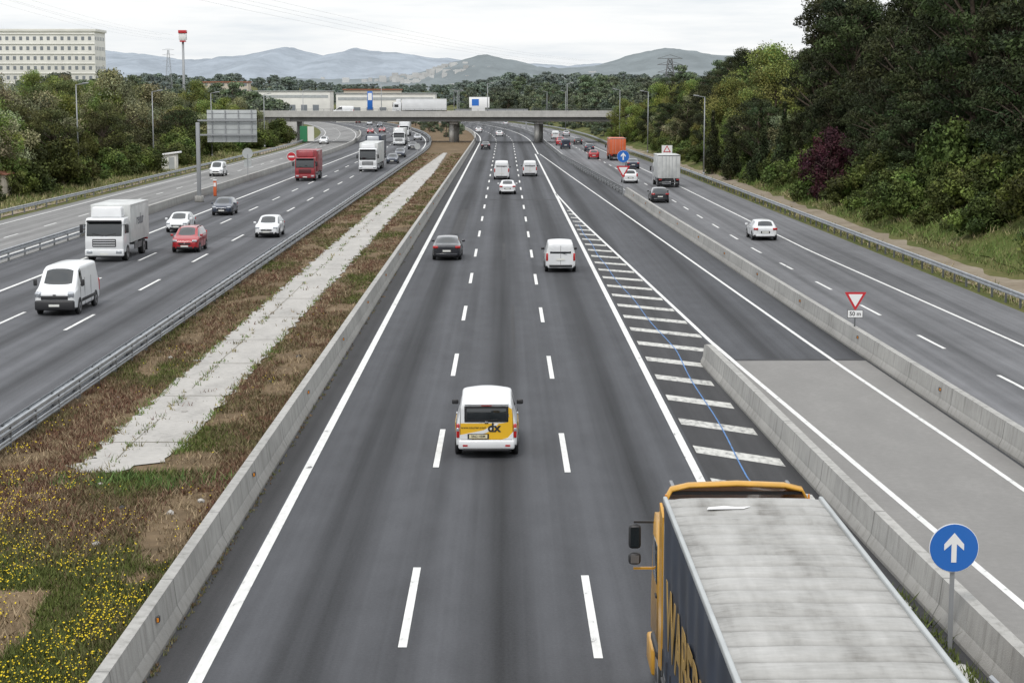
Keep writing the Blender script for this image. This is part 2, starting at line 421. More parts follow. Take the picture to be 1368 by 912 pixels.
for j in range(len(ys)-1):
    for i in range(nx-1): f.append((j*nx+i,j*nx+i+1,(j+1)*nx+i+1,(j+1)*nx+i))
obj('ground',mesh('ground',v,f,M['ground'],None,True))
def surf_strip(name,fl,fr,z0,z1,step,nn,off,mat,jag=0):
    v=[];f=[];zs=zlist(z0,z1,step)
    for z in zs:
        a=fl(z)+jag*noise.noise(Vector((z*.7,1,0))); b=fr(z)+jag*noise.noise(Vector((z*.7,9,3)))
        for i in range(nn+1):
            x=a+(b-a)*i/nn; v.append((x,z,hgt(x,z)+off))
    w=nn+1
    for j in range(len(zs)-1):
        for i in range(nn): f.append((j*w+i,j*w+i+1,(j+1)*w+i+1,(j+1)*w+i))
    return obj(name,mesh(name,v,f,mat,None,True))
surf_strip('grass_bank',lambda z:xg(z)+5.2,lambda z:xg(z)+26,60,430,3,14,.04,M['bank'],.5)
surf_strip('dirt_track',lambda z:xg(z)+1.2,lambda z:xg(z)+4.4,60,420,3,2,.02,M['dirt'],.7)
surf_strip('dirt_verge',lambda z:-46.6+SL(z),lambda z:-43.6+SL(z),100,420,4,2,.02,M['dirt'],.8)
surf_strip('median_ground',lambda z:-15.0+SL(z),lambda z:-6.9+SM(z),-25,ZF,3,6,.05,M['median'])
v=[];f=[]
zs=list(np.arange(50.2,335,.5))
for z in zs:
    jl=.32*noise.noise(Vector((z*.9,0,0)))+.26*noise.noise(Vector((z*3.1,5,0)));jr=.32*noise.noise(Vector((z*.8,7,0)))+.26*noise.noise(Vector((z*2.7,3,0)))
    nar=ip([50,60,250,335],[0,0,.0,.9])(z)
    st=.8*noise.noise(Vector((z*1.3,2,2))) if z<55 else 0
    a=-12.15+jl+nar+st; b=-9.65+jr-nar+st*.5-(max(0,53-z))*.35
    for t in (0,.35,.36,1): v.append((a+(b-a)*t,z,.085+(.004*noise.noise(Vector((z*.3,t,0))))))
for i in range(len(zs)-1):
    for j in range(3): f.append((i*4+j,i*4+j+1,i*4+j+5,i*4+j+4))
obj('concrete_path',mesh('concrete_path',v,f,M['path']))
jn=Acc()
z=55
while z<330:
    zz=z+random.uniform(-1,1); jn.quad([(-12.0,zz,.092),(-9.8,zz+.1*random.random(),.092),(-9.8,zz+.11,.092),(-12.0,zz+.04,.092)]); z+=8
a0=52
while a0<330:
    l=random.uniform(6,18); jn.line(lambda z:-11.25+.03*math.sin(z),a0,a0+l,.03,.093,3); a0+=l+random.uniform(2,8)
jn.make('path_joints',simple('joint_dirt',(.17,.155,.12),.9))

# ------------------------------------------------------------------ grass blades
def leafmesh(name,V,k,C,mat):
    n=len(V)//k
    me=bpy.data.meshes.new(name); me.vertices.add(len(V)); me.vertices.foreach_set('co',V.astype(np.float32).ravel())
    me.loops.add(len(V)); me.loops.foreach_set('vertex_index',np.arange(len(V),dtype=np.int32))
    me.polygons.add(n); me.polygons.foreach_set('loop_start',np.arange(0,n*k,k,dtype=np.int32))
    me.materials.append(mat); me.update(calc_edges=True)
    at=me.color_attributes.new('Col','FLOAT_COLOR','POINT')
    c4=np.ones((len(V),4),np.float32); c4[:,:3]=C; at.data.foreach_set('color',c4.ravel())
    return me
def blades(name,P,Hh,W,C,lean=.5):
    n=len(P); a=rng.uniform(0,2*np.pi,n)
    dx=np.cos(a)*W/2; dy=np.sin(a)*W/2
    l1=rng.normal(0,lean,n)*Hh; l2=rng.normal(0,lean,n)*Hh
    V=np.empty((n,3,3)); V[:,0]=P; V[:,1]=P; V[:,2]=P
    V[:,0,0]-=dx;V[:,0,1]-=dy;V[:,1,0]+=dx;V[:,1,1]+=dy
    V[:,2,0]+=l1;V[:,2,1]+=l2;V[:,2,2]+=Hh
    return leafmesh(name,V.reshape(-1,3),3,np.repeat(C,3,0),M['blade'])
pal=np.array([(.165,.10,.06),(.15,.145,.062),(.085,.115,.030),(.31,.255,.15),(.165,.135,.07)])
def tuft_field(name,n,samp,hr,per,pick,flower=None,base=.04,spread=.12):
    P=[];C=[];Hs=[];FP=[]
    for _ in range(n):
        x,y=samp()
        c=pick(x,y)
        if c is None: continue
        z=hgt(x,y)+base; hb=random.uniform(*hr)
        P.append((x,y,z));C.append(c);Hs.append(hb)
        if flower and random.random()<flower(x,y): FP.append((x,y,z+hb*.9))
    P=np.repeat(np.array(P),per,0);C=np.repeat(np.array(C),per,0);Hs=np.repeat(np.array(Hs),per)
    P[:,:2]+=rng.normal(0,spread,(len(P),2)); Hs=Hs*rng.uniform(.5,1.3,len(P)); C=C*rng.uniform(.55,1.55,(len(P),1))
    w=.02+P[:,1]*.00035
    o=obj(name,blades(name,P,Hs,w,C))
    if FP:
        FP=np.repeat(np.array(FP),2,0); FP+=rng.normal(0,1,FP.shape)*np.array([.12,.12,.04]); s=rng.uniform(.009,.023,len(FP))
        V=np.empty((len(FP),4,3))
        for i,(a,b) in enumerate([(-1,0),(0,-1),(1,0),(0,1)]):
            V[:,i]=FP; V[:,i,0]+=a*s; V[:,i,1]+=b*s; V[:,i,2]+=b*s*.5
        c=np.tile(np.array([(.58,.42,.02)]),(len(V)*4,1))
        obj(name+'_flowers',leafmesh(name+'_fl',V.reshape(-1,3),4,c,M['blade']),o)
def med_samp():
    u=random.uniform(1/330,1/28); z=1/u; return random.uniform(-14.9,-7.15),z
def med_pick(x,y):
    if y>50.3 and -12.2<x<-9.6:
        if random.random()>.012: return None
    bare=noise.noise(Vector((x*.55,y*.28,4)))
    if bare>.22: return None if random.random()<.85 else pal[3]
    n=noise.noise(Vector((x*.35,y*.12,0)))+random.uniform(-.3,.3)
    if y<52: n+=(52-y)*.03
    if n>.36: return pal[2]*1.1
    if n>.10: return pal[1]
    if n>-.10: return pal[4]
    return pal[0] if random.random()<.6 else pal[3]
def med_fl(x,y):
    n=noise.noise(Vector((x*.8,y*.4,8)))+.5*noise.noise(Vector((x*2.3,y*1.5,2)))
    left=(-x-9)*.05
    return max(0,.15+.5*n+left-(y-36)*.02) if y<58 else (.01 if y<90 else 0)
tuft_field('median_grass',58000,med_samp,(.05,.2),5,med_pick,med_fl,.05,.10)
def bank_samp():
    z=random.uniform(85,260); return xg(z)+4.5+random.random()**1.2*16,z
tuft_field('bank_grass',14000,bank_samp,(.15,.5),4,lambda x,y:[pal[2],pal[2]*1.3,pal[1],pal[3]*.8][int(min(3,max(0,2+3*noise.noise(Vector((x*.2,y*.1,3)))+random.uniform(-1,1))))],None,.05,.25)
def verge_samp():
    z=random.uniform(140,330); return -44-random.random()*9,z
tuft_field('verge_grass',7000,verge_samp,(.2,.6),4,lambda x,y:[pal[2],pal[1],pal[1]*1.3,pal[3]][random.randrange(4)],None,.03,.3)
def rv_samp():
    z=random.uniform(75,330); return xg(z)+.9+abs(random.gauss(0,.5)),z
tuft_field('roadside_weeds',2500,rv_samp,(.1,.45),4,lambda x,y:[pal[2],pal[1],pal[3]][random.randrange(3)],None,.02,.2)
def bw_samp():
    z=random.uniform(28,38) ; return bar2(z)-.5-abs(random.gauss(0,.12)),z
tuft_field('barrier_weeds',80,bw_samp,(.06,.25),7,lambda x,y:pal[2]*1.1,None,.02,.06)
def mb_samp():
    z=1/random.uniform(1/160,1/30); return -6.46+random.gauss(0,.03),z
tuft_field('kerb_weeds',260,mb_samp,(.03,.10),5,lambda x,y:pal[random.choice((0,1,4))]*.7,None,.01,.04)
def pw_samp():
    z=1/random.uniform(1/200,1/49); return random.choice([-12.15,-9.65,-12.1,-9.7,-11.25])+random.gauss(0,.09),z
tuft_field('path_weeds',620,pw_samp,(.06,.2),6,lambda x,y:pal[2]*1.3 if random.random()<.5 else pal[4],None,.08,.09)
tuft_field('broadleaf_weeds',110,lambda:(random.gauss(-10.2,1.2),random.gauss(49.0,.6)),(.12,.30),9,lambda x,y:np.array((.085,.125,.035)),None,.05,.12)
e=empty('loose_stones')
for i in range(30):
    y=random.uniform(38,75); x=random.uniform(-14.3,-7.6); s=random.uniform(.04,.13)
    bm=bmesh.new(); bmesh.ops.create_icosphere(bm,subdivisions=1,radius=s)
    for v_ in bm.verts: v_.co*=random.uniform(.75,1.2); v_.co.z*=.6
    me=bpy.data.meshes.new('stone'); bm.to_mesh(me); bm.free(); me.materials.append(M['path'] if i%4 else M['black']); obj(f'stone_{i}',me,e,(x,y,.08))

# ------------------------------------------------------------------ trees
def tube(V,F,p0,p1,r0,r1,seg=7):
    d=(p1-p0); 
    if d.length<1e-4: return
    q=d.to_track_quat('Z','Y'); b=len(V)
    for p,r in ((p0,r0),(p1,r1)):
        for i in range(seg):
            a=2*math.pi*i/seg; V.append(tuple(p+q@Vector((math.cos(a)*r,math.sin(a)*r,0))))
    for i in range(seg): F.append((b+i,b+(i+1)%seg,b+seg+(i+1)%seg,b+seg+i))
def tree_mesh(name,H,Rc,cb,nb,nl,ls,lmat,kind,seed):
    rr=random.Random(seed); g=np.random.default_rng(seed)
    V=[];F=[]
    pts=[Vector((0,0,-.5))]
    tz=H*.9; steps=6
    for i in range(1,steps+1):
        pts.append(Vector((rr.uniform(-.12,.12)*i*H*.05,rr.uniform(-.12,.12)*i*H*.05,tz*i/steps)))
    r0=H*.022+.05
    for i in range(steps): tube(V,F,pts[i],pts[i+1],r0*(1-i/steps*.85),r0*(1-(i+1)/steps*.85))
    blobs=[]
    for i in range(nb):
        t=rr.random()
        a=rr.uniform(0,2*math.pi)
        if kind=='pine':
            z=cb+(H-cb)*t; rad=Rc*(math.sin(math.pi*(.18+.72*t))**.8)*rr.uniform(.25,1.08); br=Rc*rr.uniform(.17,.38); fl=.5
        elif kind=='cone':
            z=cb+(H-cb)*t; rad=Rc*(1-t)**.8*rr.uniform(.3,.8); br=Rc*rr.uniform(.3,.5)*(1.1-t*.7); fl=1.2
        elif kind=='bush':
            z=H*(.2+.65*t); rad=Rc*math.sqrt(max(.02,1-(t)**2))*rr.uniform(.1,.95); br=Rc*rr.uniform(.2,.36); fl=.8
        else:
            z=cb+(H-cb)*t; rad=Rc*math.sqrt(max(.03,1-(2*t-.9)**2*.8))*rr.uniform(.2,1.05); br=Rc*rr.uniform(.18,.38); fl=.85
        c=Vector((math.cos(a)*rad,math.sin(a)*rad,min(z,H-br*fl*.5)))
        blobs.append((c,br,fl))
        s=pts[min(steps,max(1,int(steps*max(.15,(c.z-Rc*.35)/tz))))]
        if kind!='bush': tube(V,F,s,c,r0*.35,.02,5)
    LV=[];LC=[]
    tot=sum(b[1]**2 for b in blobs)
    for c,br,fl in blobs:
        per=int(nl*br*br/tot)
        d=g.normal(size=(per,3)); d/=np.linalg.norm(d,axis=1)[:,None]
        rad=br*(.4+.65*g.random(per)**.6)
        ph=g.uniform(0,6,3); rad*=1+.3*np.sin(d[:,0]*4+ph[0])*np.sin(d[:,1]*5+ph[1])
        P=d*rad[:,None]; P[:,2]*=fl; P+=np.array(c)
        nrm=d*.8+g.normal(size=(per,3))*.7; nrm/=np.linalg.norm(nrm,axis=1)[:,None]
        up=g.normal(size=(per,3)); u=np.cross(nrm,up); u/=np.linalg.norm(u,axis=1)[:,None]+1e-9; w=np.cross(nrm,u)
        s=ls*g.uniform(.5,1.4,per)[:,None]; asp=.5 if kind!='pine' else .32
        Q=np.stack([P-u*s*.5,P-w*s*asp*.6,P+u*s*.5,P+w*s*asp*.6],1)
        LV.append(Q.reshape(-1,3))
        tint=rr.uniform(.5,1.65)*np.array([rr.uniform(.9,1.2),1,rr.uniform(.8,1.1)])
        cc=tint[None,:]*g.uniform(.55,1.5,per)[:,None]
        LC.append(np.repeat(cc,4,0))
    LV=np.concatenate(LV);LC=np.concatenate(LC)
    me=leafmesh(name,LV,4,LC,lmat)
    bm=bmesh.new(); bm.from_mesh(me)
    vs=[bm.verts.new(p) for p in V]
    cl=bm.verts.layers.float_color.get('Col')
    for v_ in vs: v_[cl]=(1,1,1,1)
    for fc in F:
        fa=bm.faces.new([vs[i] for i in fc]); fa.material_index=1; fa.smooth=True
    bm.to_mesh(me); bm.free(); me.materials.append(M['bark'])
    return me
PINE=[tree_mesh(f'pine{i}',h,rc,cb,56,14000,.32,M['leaf_pine'],'pine',20+i) for i,(h,rc,cb) in enumerate([(13,4.3,3),(11,4.6,2.2),(14.5,3.9,4),(10,4.0,2)])]
PINEL=[tree_mesh(f'stonepine{i}',h,rc,cb,50,12000,.30,M['leaf_pine_l'],'pine',30+i) for i,(h,rc,cb) in enumerate([(10,4.5,2.2),(9,4.2,1.5)])]
BROAD=[tree_mesh(f'broad{i}',h,rc,cb,46,12000,.28,M['leaf_green'],'broad',40+i) for i,(h,rc,cb) in enumerate([(9,3.9,2),(11,4.2,2.6),(7.5,3.4,1.4)])]
OLIVE=[tree_mesh(f'olive{i}',h,rc,cb,42,11000,.25,M['leaf_olive'],'broad',50+i) for i,(h,rc,cb) in enumerate([(8,3.8,1.5),(10,4.5,1.8)])]
CONE=[tree_mesh('cone0',10,1.9,.8,46,8000,.26,M['leaf_pine'],'cone',60)]
BUSH=[tree_mesh(f'bush{i}',h,rc,0,28,6500,.22,M['leaf_bush'],'bush',70+i) for i,(h,rc) in enumerate([(2.4,2.0),(3.4,2.4),(1.8,2.2)])]
PURP=tree_mesh('purple0',6,2.7,.2,40,9000,.24,M['leaf_purple'],'broad',80)
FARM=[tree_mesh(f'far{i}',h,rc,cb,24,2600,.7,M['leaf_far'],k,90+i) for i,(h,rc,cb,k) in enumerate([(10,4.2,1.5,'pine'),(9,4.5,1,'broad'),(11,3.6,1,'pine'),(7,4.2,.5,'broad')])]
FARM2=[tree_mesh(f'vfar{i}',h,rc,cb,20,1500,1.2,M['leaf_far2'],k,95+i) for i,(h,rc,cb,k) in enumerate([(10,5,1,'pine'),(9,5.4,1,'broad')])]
def put(name,me,x,y,s=1,dz=-.2,col=None,sz=None):
    o=bpy.data.objects.new(name,me); (col or COL).objects.link(o)
    o.location=(x,y,hgt(x,y)+dz); o.rotation_euler=(0,0,random.uniform(0,6.28)); o.scale=(s,s,s*(sz or random.uniform(.9,1.12)))
    return o
def jit(a): return random.uniform(-a,a)
def rightmix(k):
    return (random.choice(PINE),'pine_tree') if k<.5 else (random.choice(BROAD),'broadleaf_tree') if k<.85 else (random.choice(OLIVE),'olive_tree')
z=98
while z<425:
    g0=xg(z); near=z<215
    if z>118:
        put('bush',random.choice(BUSH),g0+6.3+jit(1.0)+(1.5 if z<135 else 0),z+jit(2),random.uniform(.6,1.2))
    put('bush',random.choice(BUSH),g0+9.0+jit(1.3),z+jit(2),random.uniform(.9,1.4))
    if z>112: put('bush',random.choice(BUSH),g0+12+jit(1.5),z+3+jit(2),random.uniform(1.1,1.7))
    if near:
        if z>150: put('pine_tree',random.choice(PINE[3:]+PINE[1:2]),g0+11+jit(1.2),z+3+jit(2),random.uniform(.6,.8))
        put('pine_tree',random.choice(PINE),g0+15+jit(2),z+jit(2),random.uniform(.85,1.1))
        put('pine_tree',random.choice(PINE),g0+22+jit(3),z+3+jit(2),random.uniform(.95,1.2))
        put('pine_tree',random.choice(PINE),g0+31+jit(3),z+jit(3),random.uniform(1.0,1.2))
    else:
        sc=.9 if z<330 else .72
        me,nm=rightmix(random.random()); put(nm,me,g0+8.6+jit(1.3),z+jit(2),random.uniform(.65,.85)*sc)
        me,nm=rightmix(random.random()); put(nm,me,g0+17+jit(3),z+3+jit(2),random.uniform(.85,1.1)*sc)
        put('pine_tree',random.choice(PINE+PINEL),g0+28+jit(3),z+jit(3),random.uniform(.9,1.15)*sc)
    z+=6.2
put('purple_plum_tree',PURP,30.6,174,1.0); put('purple_plum_tree',PURP,32.4,180,.85)
for x,z,s in [(31,205,.8),(29.5,214,.85),(28,228,.75),(27.6,245,.8)]: put('cypress_tree',CONE[0],x,z,s)
for x,z,s in [(36,246,1.0),(38,258,1.05),(33,268,.95),(41,290,1.1)]: put('broadleaf_tree',BROAD[1],x,z,s)
for x,z,s in [(38,118,1.25),(41,132,1.3),(37.5,148,1.25),(42,160,1.3),(35.5,205,1.15),(39,212,1.2),(37,196,1.2)]: put('pine_tree',PINE[2],x,z,s)
for x,z,s in [(25.5,398,.8),(29,392,.9),(24.5,404,.6),(33,400,1),(27,385,.8)]: put('broadleaf_tree',BROAD[int(x)%3],x,z,s)
for x,z,s in [(-49.5,206,1.7),(-53,213,1.5),(-47.6,246,1.2),(-51,192,1.3),(-50,232,1.1),(-48,268,1.1)]: put('bush',BUSH[1],x,z,s)
cnt=0
while cnt<150:
    z=random.uniform(175,440); x=random.uniform(-.30*z-6,-51+SL(z))
    if x>-51+SL(z): continue
    cnt+=1; k=random.random(); d=-51-x
    sc=random.uniform(.7,.95) if d<15 else random.uniform(.8,1.05)
    if z>330: sc*=.9
    if k<.10: put('pine_tree',random.choice(PINE[1::2]),x,z,sc*.85)
    elif k<.36: put('pine_tree',random.choice(PINEL),x,z,sc)
    elif k<.68: put('broadleaf_tree',random.choice(BROAD),x,z,sc)
    else: put('olive_tree',random.choice(OLIVE),x,z,sc)
for x,z in [(-60,285),(-63,296),(-58,302)]: put('olive_tree',OLIVE[1],x,z,1.15)
for i in range(60):
    z=random.uniform(175,420); put('bush',random.choice(BUSH),-48.5-abs(random.gauss(0,3)),z,random.uniform(.8,1.6))
def mass(name,n,zr,xfun,meshes,sr):
    c=bpy.data.collections.new(name+'_source')
    k=0;tries=0
    while k<n and tries<n*20:
        tries+=1
        z=random.uniform(*zr); x=xfun(z)
        if x is None: continue
        s=random.uniform(*sr)
        if z>1000 and -.11<x/z<-.005: s*=.75
        put('tree',random.choice(meshes),x,z,s,-.5,c); k+=1
    e=empty(name); e.instance_type='COLLECTION'; e.instance_collection=c
def fx1(z):
    x=random.uniform(-.30*z-20,.30*z+20)
    if z<ZF and -50+SL(z)<x<xg(z)+6: return None
    if 690<z<750 and -80<x<-15: return None
    return x
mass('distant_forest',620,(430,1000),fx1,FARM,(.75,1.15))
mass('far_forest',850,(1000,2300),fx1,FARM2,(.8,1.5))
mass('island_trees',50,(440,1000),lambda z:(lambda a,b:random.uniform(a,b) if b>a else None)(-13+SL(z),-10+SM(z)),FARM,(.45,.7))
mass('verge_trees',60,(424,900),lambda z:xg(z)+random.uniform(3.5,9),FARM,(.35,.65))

# ------------------------------------------------------------------ mountains
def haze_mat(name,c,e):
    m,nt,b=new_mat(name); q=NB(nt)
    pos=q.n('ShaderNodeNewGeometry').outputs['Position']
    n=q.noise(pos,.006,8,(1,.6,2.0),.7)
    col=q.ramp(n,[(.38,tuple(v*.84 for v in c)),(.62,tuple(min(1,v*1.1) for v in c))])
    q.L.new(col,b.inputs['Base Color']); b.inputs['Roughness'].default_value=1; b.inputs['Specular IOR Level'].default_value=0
    q.L.new(col,b.inputs['Emission Color']); b.inputs['Emission Strength'].default_value=e  # aerial haze put into the pale bluish base colour, plus a faint glow
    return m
def ridge(name,D,depth,prof,mat,amp,base=0):
    k=D/2450
    px=[(x-675)*k for x,_ in prof]; pz=[10.5+(127-y)*k for _,y in prof]
    X=np.linspace(px[0],px[-1],520); v=[];f=[];nd=22
    for j in range(nd):
        t=j/(nd-1)
        for x in X:
            h=float(np.interp(x,px,pz))
            prof_t=smooth(t)*.98+.02*t
            nn=noise.fractal(Vector((x*26/D,t*3.5,D*.001)),.7,2.1,6)
            v.append((x,D-depth*(1-t),base+(h-base)*prof_t+amp*nn*(.3+.8*math.sin(math.pi*min(1,t*.9+.05)))*(1 if t<1 else .8)))
    for x in X: v.append((x,D+depth*.8,base-5))
    n=len(X)
    for j in range(nd):
        for i in range(n-1): f.append((j*n+i,j*n+i+1,(j+1)*n+i+1,(j+1)*n+i))
    obj(name,mesh(name,v,f,mat,None,True))
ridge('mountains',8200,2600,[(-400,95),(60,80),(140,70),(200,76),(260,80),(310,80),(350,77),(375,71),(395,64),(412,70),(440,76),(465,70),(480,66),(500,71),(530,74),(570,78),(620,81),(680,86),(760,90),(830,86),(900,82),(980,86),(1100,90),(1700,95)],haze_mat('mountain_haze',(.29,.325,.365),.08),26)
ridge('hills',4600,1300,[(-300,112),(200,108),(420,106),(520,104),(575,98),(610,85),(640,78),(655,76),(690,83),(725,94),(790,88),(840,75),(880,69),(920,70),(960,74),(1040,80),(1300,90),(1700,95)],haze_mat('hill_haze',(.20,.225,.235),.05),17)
tv=Acc(); 
def addbox(A,x,y,z,w,d,h):
    b=len(A.v)
    A.v+=[(x-w/2,y-d/2,z),(x+w/2,y-d/2,z),(x+w/2,y+d/2,z),(x-w/2,y+d/2,z),(x-w/2,y-d/2,z+h),(x+w/2,y-d/2,z+h),(x+w/2,y+d/2,z+h),(x-w/2,y+d/2,z+h)]
    A.f+=[tuple(b+i for i in q) for q in ((0,1,5,4),(1,2,6,5),(2,3,7,6),(3,0,4,7),(4,5,6,7))]
def ridge_h(x,y,D=4600,depth=1300):
    k=D/2450; pxs=[200,420,520,575,610,640,655,690,725,790,840]; pys=[108,106,104,98,85,78,76,83,94,88,75]
    h=float(np.interp(x/k+675,pxs,[10.5+(127-p)*k for p in pys])); t=(y-(D-depth))/depth
    return h*(smooth(t)*.98+.02*t)
for i in range(110):
    y=random.uniform(3700,4450); px=random.gauss(565,42) if i<85 else random.uniform(330,860)
    x=(px-675)*y/2450; zb=ridge_h(x,y)
    w=random.uniform(8,18); addbox(tv,x,y,zb-12,w,10,12+random.uniform(4,9))
tv.make('distant_town',simple('town_walls',(.52,.52,.51),.9,0,0,.3,.01))

# ------------------------------------------------------------------ bridge
br=empty('road_bridge')
box(br,'deck',(-9,413.5,5.15),(96,11.0,1.0),M['bridge_dk'])
box(br,'slab_edge',(-9,413.5,5.85),(97,12.0,.4),M['bridge'])
box(br,'parapet_front',(-9,407.75,6.5),(97,.3,.9),M['bridge'])
box(br,'parapet_back',(-9,419.25,6.5),(97,.3,.9),M['bridge'])
for i in range(48): box(br,f'rail_post_{i}',(-56+i*2,407.72,7.15),(.06,.06,.4),M['steel_dk'])
box(br,'hand_rail',(-9,407.72,7.37),(96,.07,.07),M['steel_dk'])
for k,x in enumerate((-11.4,7.55)):
    box(br,f'pier_cap_{k}',(x+SM(413),413.5,4.35),(1.8,9,.6),M['bridge'],.05)
    for j,y in enumerate((410,413.5,417)): cyl(br,f'pier_{k}_{j}',(x+SM(413)+(j-1)*.5,y,2.1),.55,4.2,M['bridge'])
for k,x in enumerate((-47.5,26.5)):
    box(br,f'abutment_{k}',(x,413.5,2.3),(3,12,4.6),M['bridge'],.05)
    box(br,f'wing_{k}',(x+(-25 if k==0 else 25),413.5,3.2),(50,11.6,5.6),M['bridge_dk'])
box(br,'banner',(-44.5,407.3,2.0),(1.6,.2,3.4),M['green_sheet'])
box(br,'banner_white',(-42.9,407.3,2.0),(1.4,.2,3.2),M['wall_white'])

def building_office():
    e=empty('office_building',(-158,610,0))
    box(e,'main_block',(0,0,20.6),(50,16,20.4),M['wall_white'],.05)
    box(e,'ground_block',(0,1.5,8.6),(48,13,3.6),M['window'])
    box(e,'podium',(0,0,3.4),(52,18,6.8),M['wall_white'])
    box(e,'roof_plant',(-17,2,32.2),(9,9,2.8),M['wall_white'],.05)
    box(e,'parapet',(0,0,31.2),(51,16.6,.9),M['wall_white'],.04)
    a=Acc()
    for r in range(6):
        for c in range(22):
            addbox(a,-23.4+c*2.23,-8.02,12.3+r*3.15,.95,.1,1.15)
        for c in range(6): addbox(a,25.02,-6.4+c*2.4,12.3+r*3.15,.1,1.0,1.15)
    obj('windows',mesh('windows',a.v,a.f,M['window_l']),e)
    for r in range(7): box(e,f'ledge_{r}',(0,-8.1,11.1+r*3.15),(50.4,.3,.22),M['wall_white'])
    for c in range(16): box(e,f'column_{c}',(-24+c*3.2,-7.6,8.6),(.9,.7,3.6),M['wall_white'])
    e2=empty('office_annex',(-196,620,0)); box(e2,'block',(0,0,17),(22,16,34),M['wall_white'],.05)
    a=Acc()
    for r in range(8):
        for c in range(6): addbox(a,-8.4+c*3.3,-8.05,6+r*3.4,1.6,.1,1.2)
    obj('windows',mesh('windows',a.v,a.f,M['window_l']),e2); box(e2,'roof_cap',(0,0,34.3),(22.6,16.6,.6),M['wall_white'])
building_office()
def warehouse(x,y,w,d,h,z0=0):
    e=empty('warehouse',(x,y,z0)); box(e,'walls',(0,0,h/2),(w,d,h),M['wall_white'],.05); box(e,'roof',(0,0,h+.15),(w+.8,d+.8,.3),M['sign_back'])
    for i in range(int(w/5)): box(e,f'dock_{i}',(-w/2+3+i*5,-d/2-.03,h*.3),(2.6,.1,h*.45),M['window_l'])
    box(e,'band',(0,-d/2-.05,h*.82),(w*.96,.08,h*.1),M['sign_back'])
warehouse(-46,720,38,18,11.0); warehouse(-92,800,34,18,12)
for x,y,w,h in [(-70,980,30,14),(-150,1000,24,18),(-220,900,26,19)]:
    e=empty('apartment_building',(x,y,0)); zb=hgt(x,y); e.location.z=zb-1
    box(e,'walls',(0,0,h/2),(w,12,h),M['wall_cream'],.04); box(e,'roof',(0,0,h+.3),(w+1,13,.6),M['roof_tile'])
    a=Acc()
    for r in range(int(h/3)):
        for c in range(int(w/3)): addbox(a,-w/2+1.6+c*3,-6.04,1.2+r*3,1.3,.08,1.4)
    obj('windows',mesh('windows',a.v,a.f,M['window_l']),e)
e=empty('garden_hut',(-52,184,hgt(-52,184)-.1)); box(e,'walls',(0,0,1.1),(4.4,3.4,2.2),M['wall_cream'],.03); prism(e,'roof',[(-2.6,2.2),(0,3.1),(2.6,2.2)],-2,2,M['roof_tile']); box(e,'door',(.8,-1.72,.95),(.9,.06,1.9),M['window']); box(e,'window',(-1,-1.72,1.3),(.9,.06,.8),M['window'])
e=empty('roadside_kiosk',(-46.6,256,0)); box(e,'walls',(0,0,1.15),(2.0,1.8,2.3),M['wall_white'],.03); box(e,'roof',(.15,0,2.45),(2.7,2.3,.25),M['sign_white'],.04,(0,R(-8),0)); box(e,'door',(.4,-.92,1.0),(.8,.05,1.9),M['sign_back'])

# ------------------------------------------------------------------ street furniture
def lamp(x,y,h=11.5,arms=(1,),z=None):
    e=empty('street_lamp',(x,y,hgt(x,y) if z is None else z))
    cyl(e,'pole',(0,0,h/2),.11,h,M['post'],seg=10,r2=.06); cyl(e,'base',(0,0,.25),.17,.5,M['post'],seg=10)
    for k,s in enumerate(arms):
        a=cyl(e,f'arm_{k}',(s*.5,0,h+.08),.045,1.1,M['post'],'x',8); a.rotation_euler=(0,R(90-8*s),0)
        box(e,f'head_{k}',(s*1.1,0,h+.2),(.75,.3,.15),M['post'],.05,(0,R(-6*s),0))
for x,y,h,a in [(-49.8,215,11.3,(1,)),(-49.2,258,10.6,(1,)),(-48.5,305,10.5,(1,)),(-48,368,10.5,(1,)),(-47,430,11.5,(1,)),(25.9,335,11.0,(-1,)),(25.9,240,10.2,(-1,)),(24.5,395,11.5,(-1,)),(-12.2,470,11.5,(1,-1)),(-14,560,11.5,(1,-1)),(-18,650,11.5,(1,-1)),(17,520,11.5,(-1,)),(14,620,11.5,(-1,))]: lamp(x,y,h,a)
for x in (-28,-4,14): lamp(x,418.4,7,(1,),6.0)
def disc(e,name,z,r,mat,y=0,thick=.02,seg=40): return cyl(e,name,(0,y,z),r,thick,mat,'y',seg)
def arrow(e,z,r,y):
    s=r
    prism(e,'arrow',[(-.11*s,-.62*s+z),(.11*s,-.62*s+z),(.11*s,.18*s+z),(.42*s,-.1*s+z),(.42*s,.17*s+z),(0,.66*s+z),(-.42*s,.17*s+z),(-.42*s,-.1*s+z),(-.11*s,.18*s+z)],y-.003,y+.001,M['sign_white'])
def blue_sign(x,y,zc,r,z0=0,name='direction_sign',pole=True):
    e=empty(name,(x,y,z0)); 
    if pole: box(e,'pole',(0,.06,zc/2+.1),(.08,.05,zc+.2),M['post'])
    disc(e,'rim',zc,r,M['sign_white']); disc(e,'face',zc,r*.975,M['sign_blue'],-.008,.02); disc(e,'back',zc,r*.99,M['sign_back'],.02,.02)
    arrow(e,zc,r*.95,-.021); return e
def tri(zc,s,up=False):
    h=s*.866; 
    pts=[(-s/2,zc+h/3),(0,zc-2*h/3),(s/2,zc+h/3)]
    if up: pts=[(-s/2,zc-h/3),(s/2,zc-h/3),(0,zc+2*h/3)]
    out=[]
    for i in range(3):
        p=Vector(pts[i]);a=Vector(pts[i-1]);b=Vector(pts[(i+1)%3])
        for t in (.08,.03): out.append(tuple(p+(a-p)*t))
        for t in (.03,.08): out.append(tuple(p+(b-p)*t))
    return out
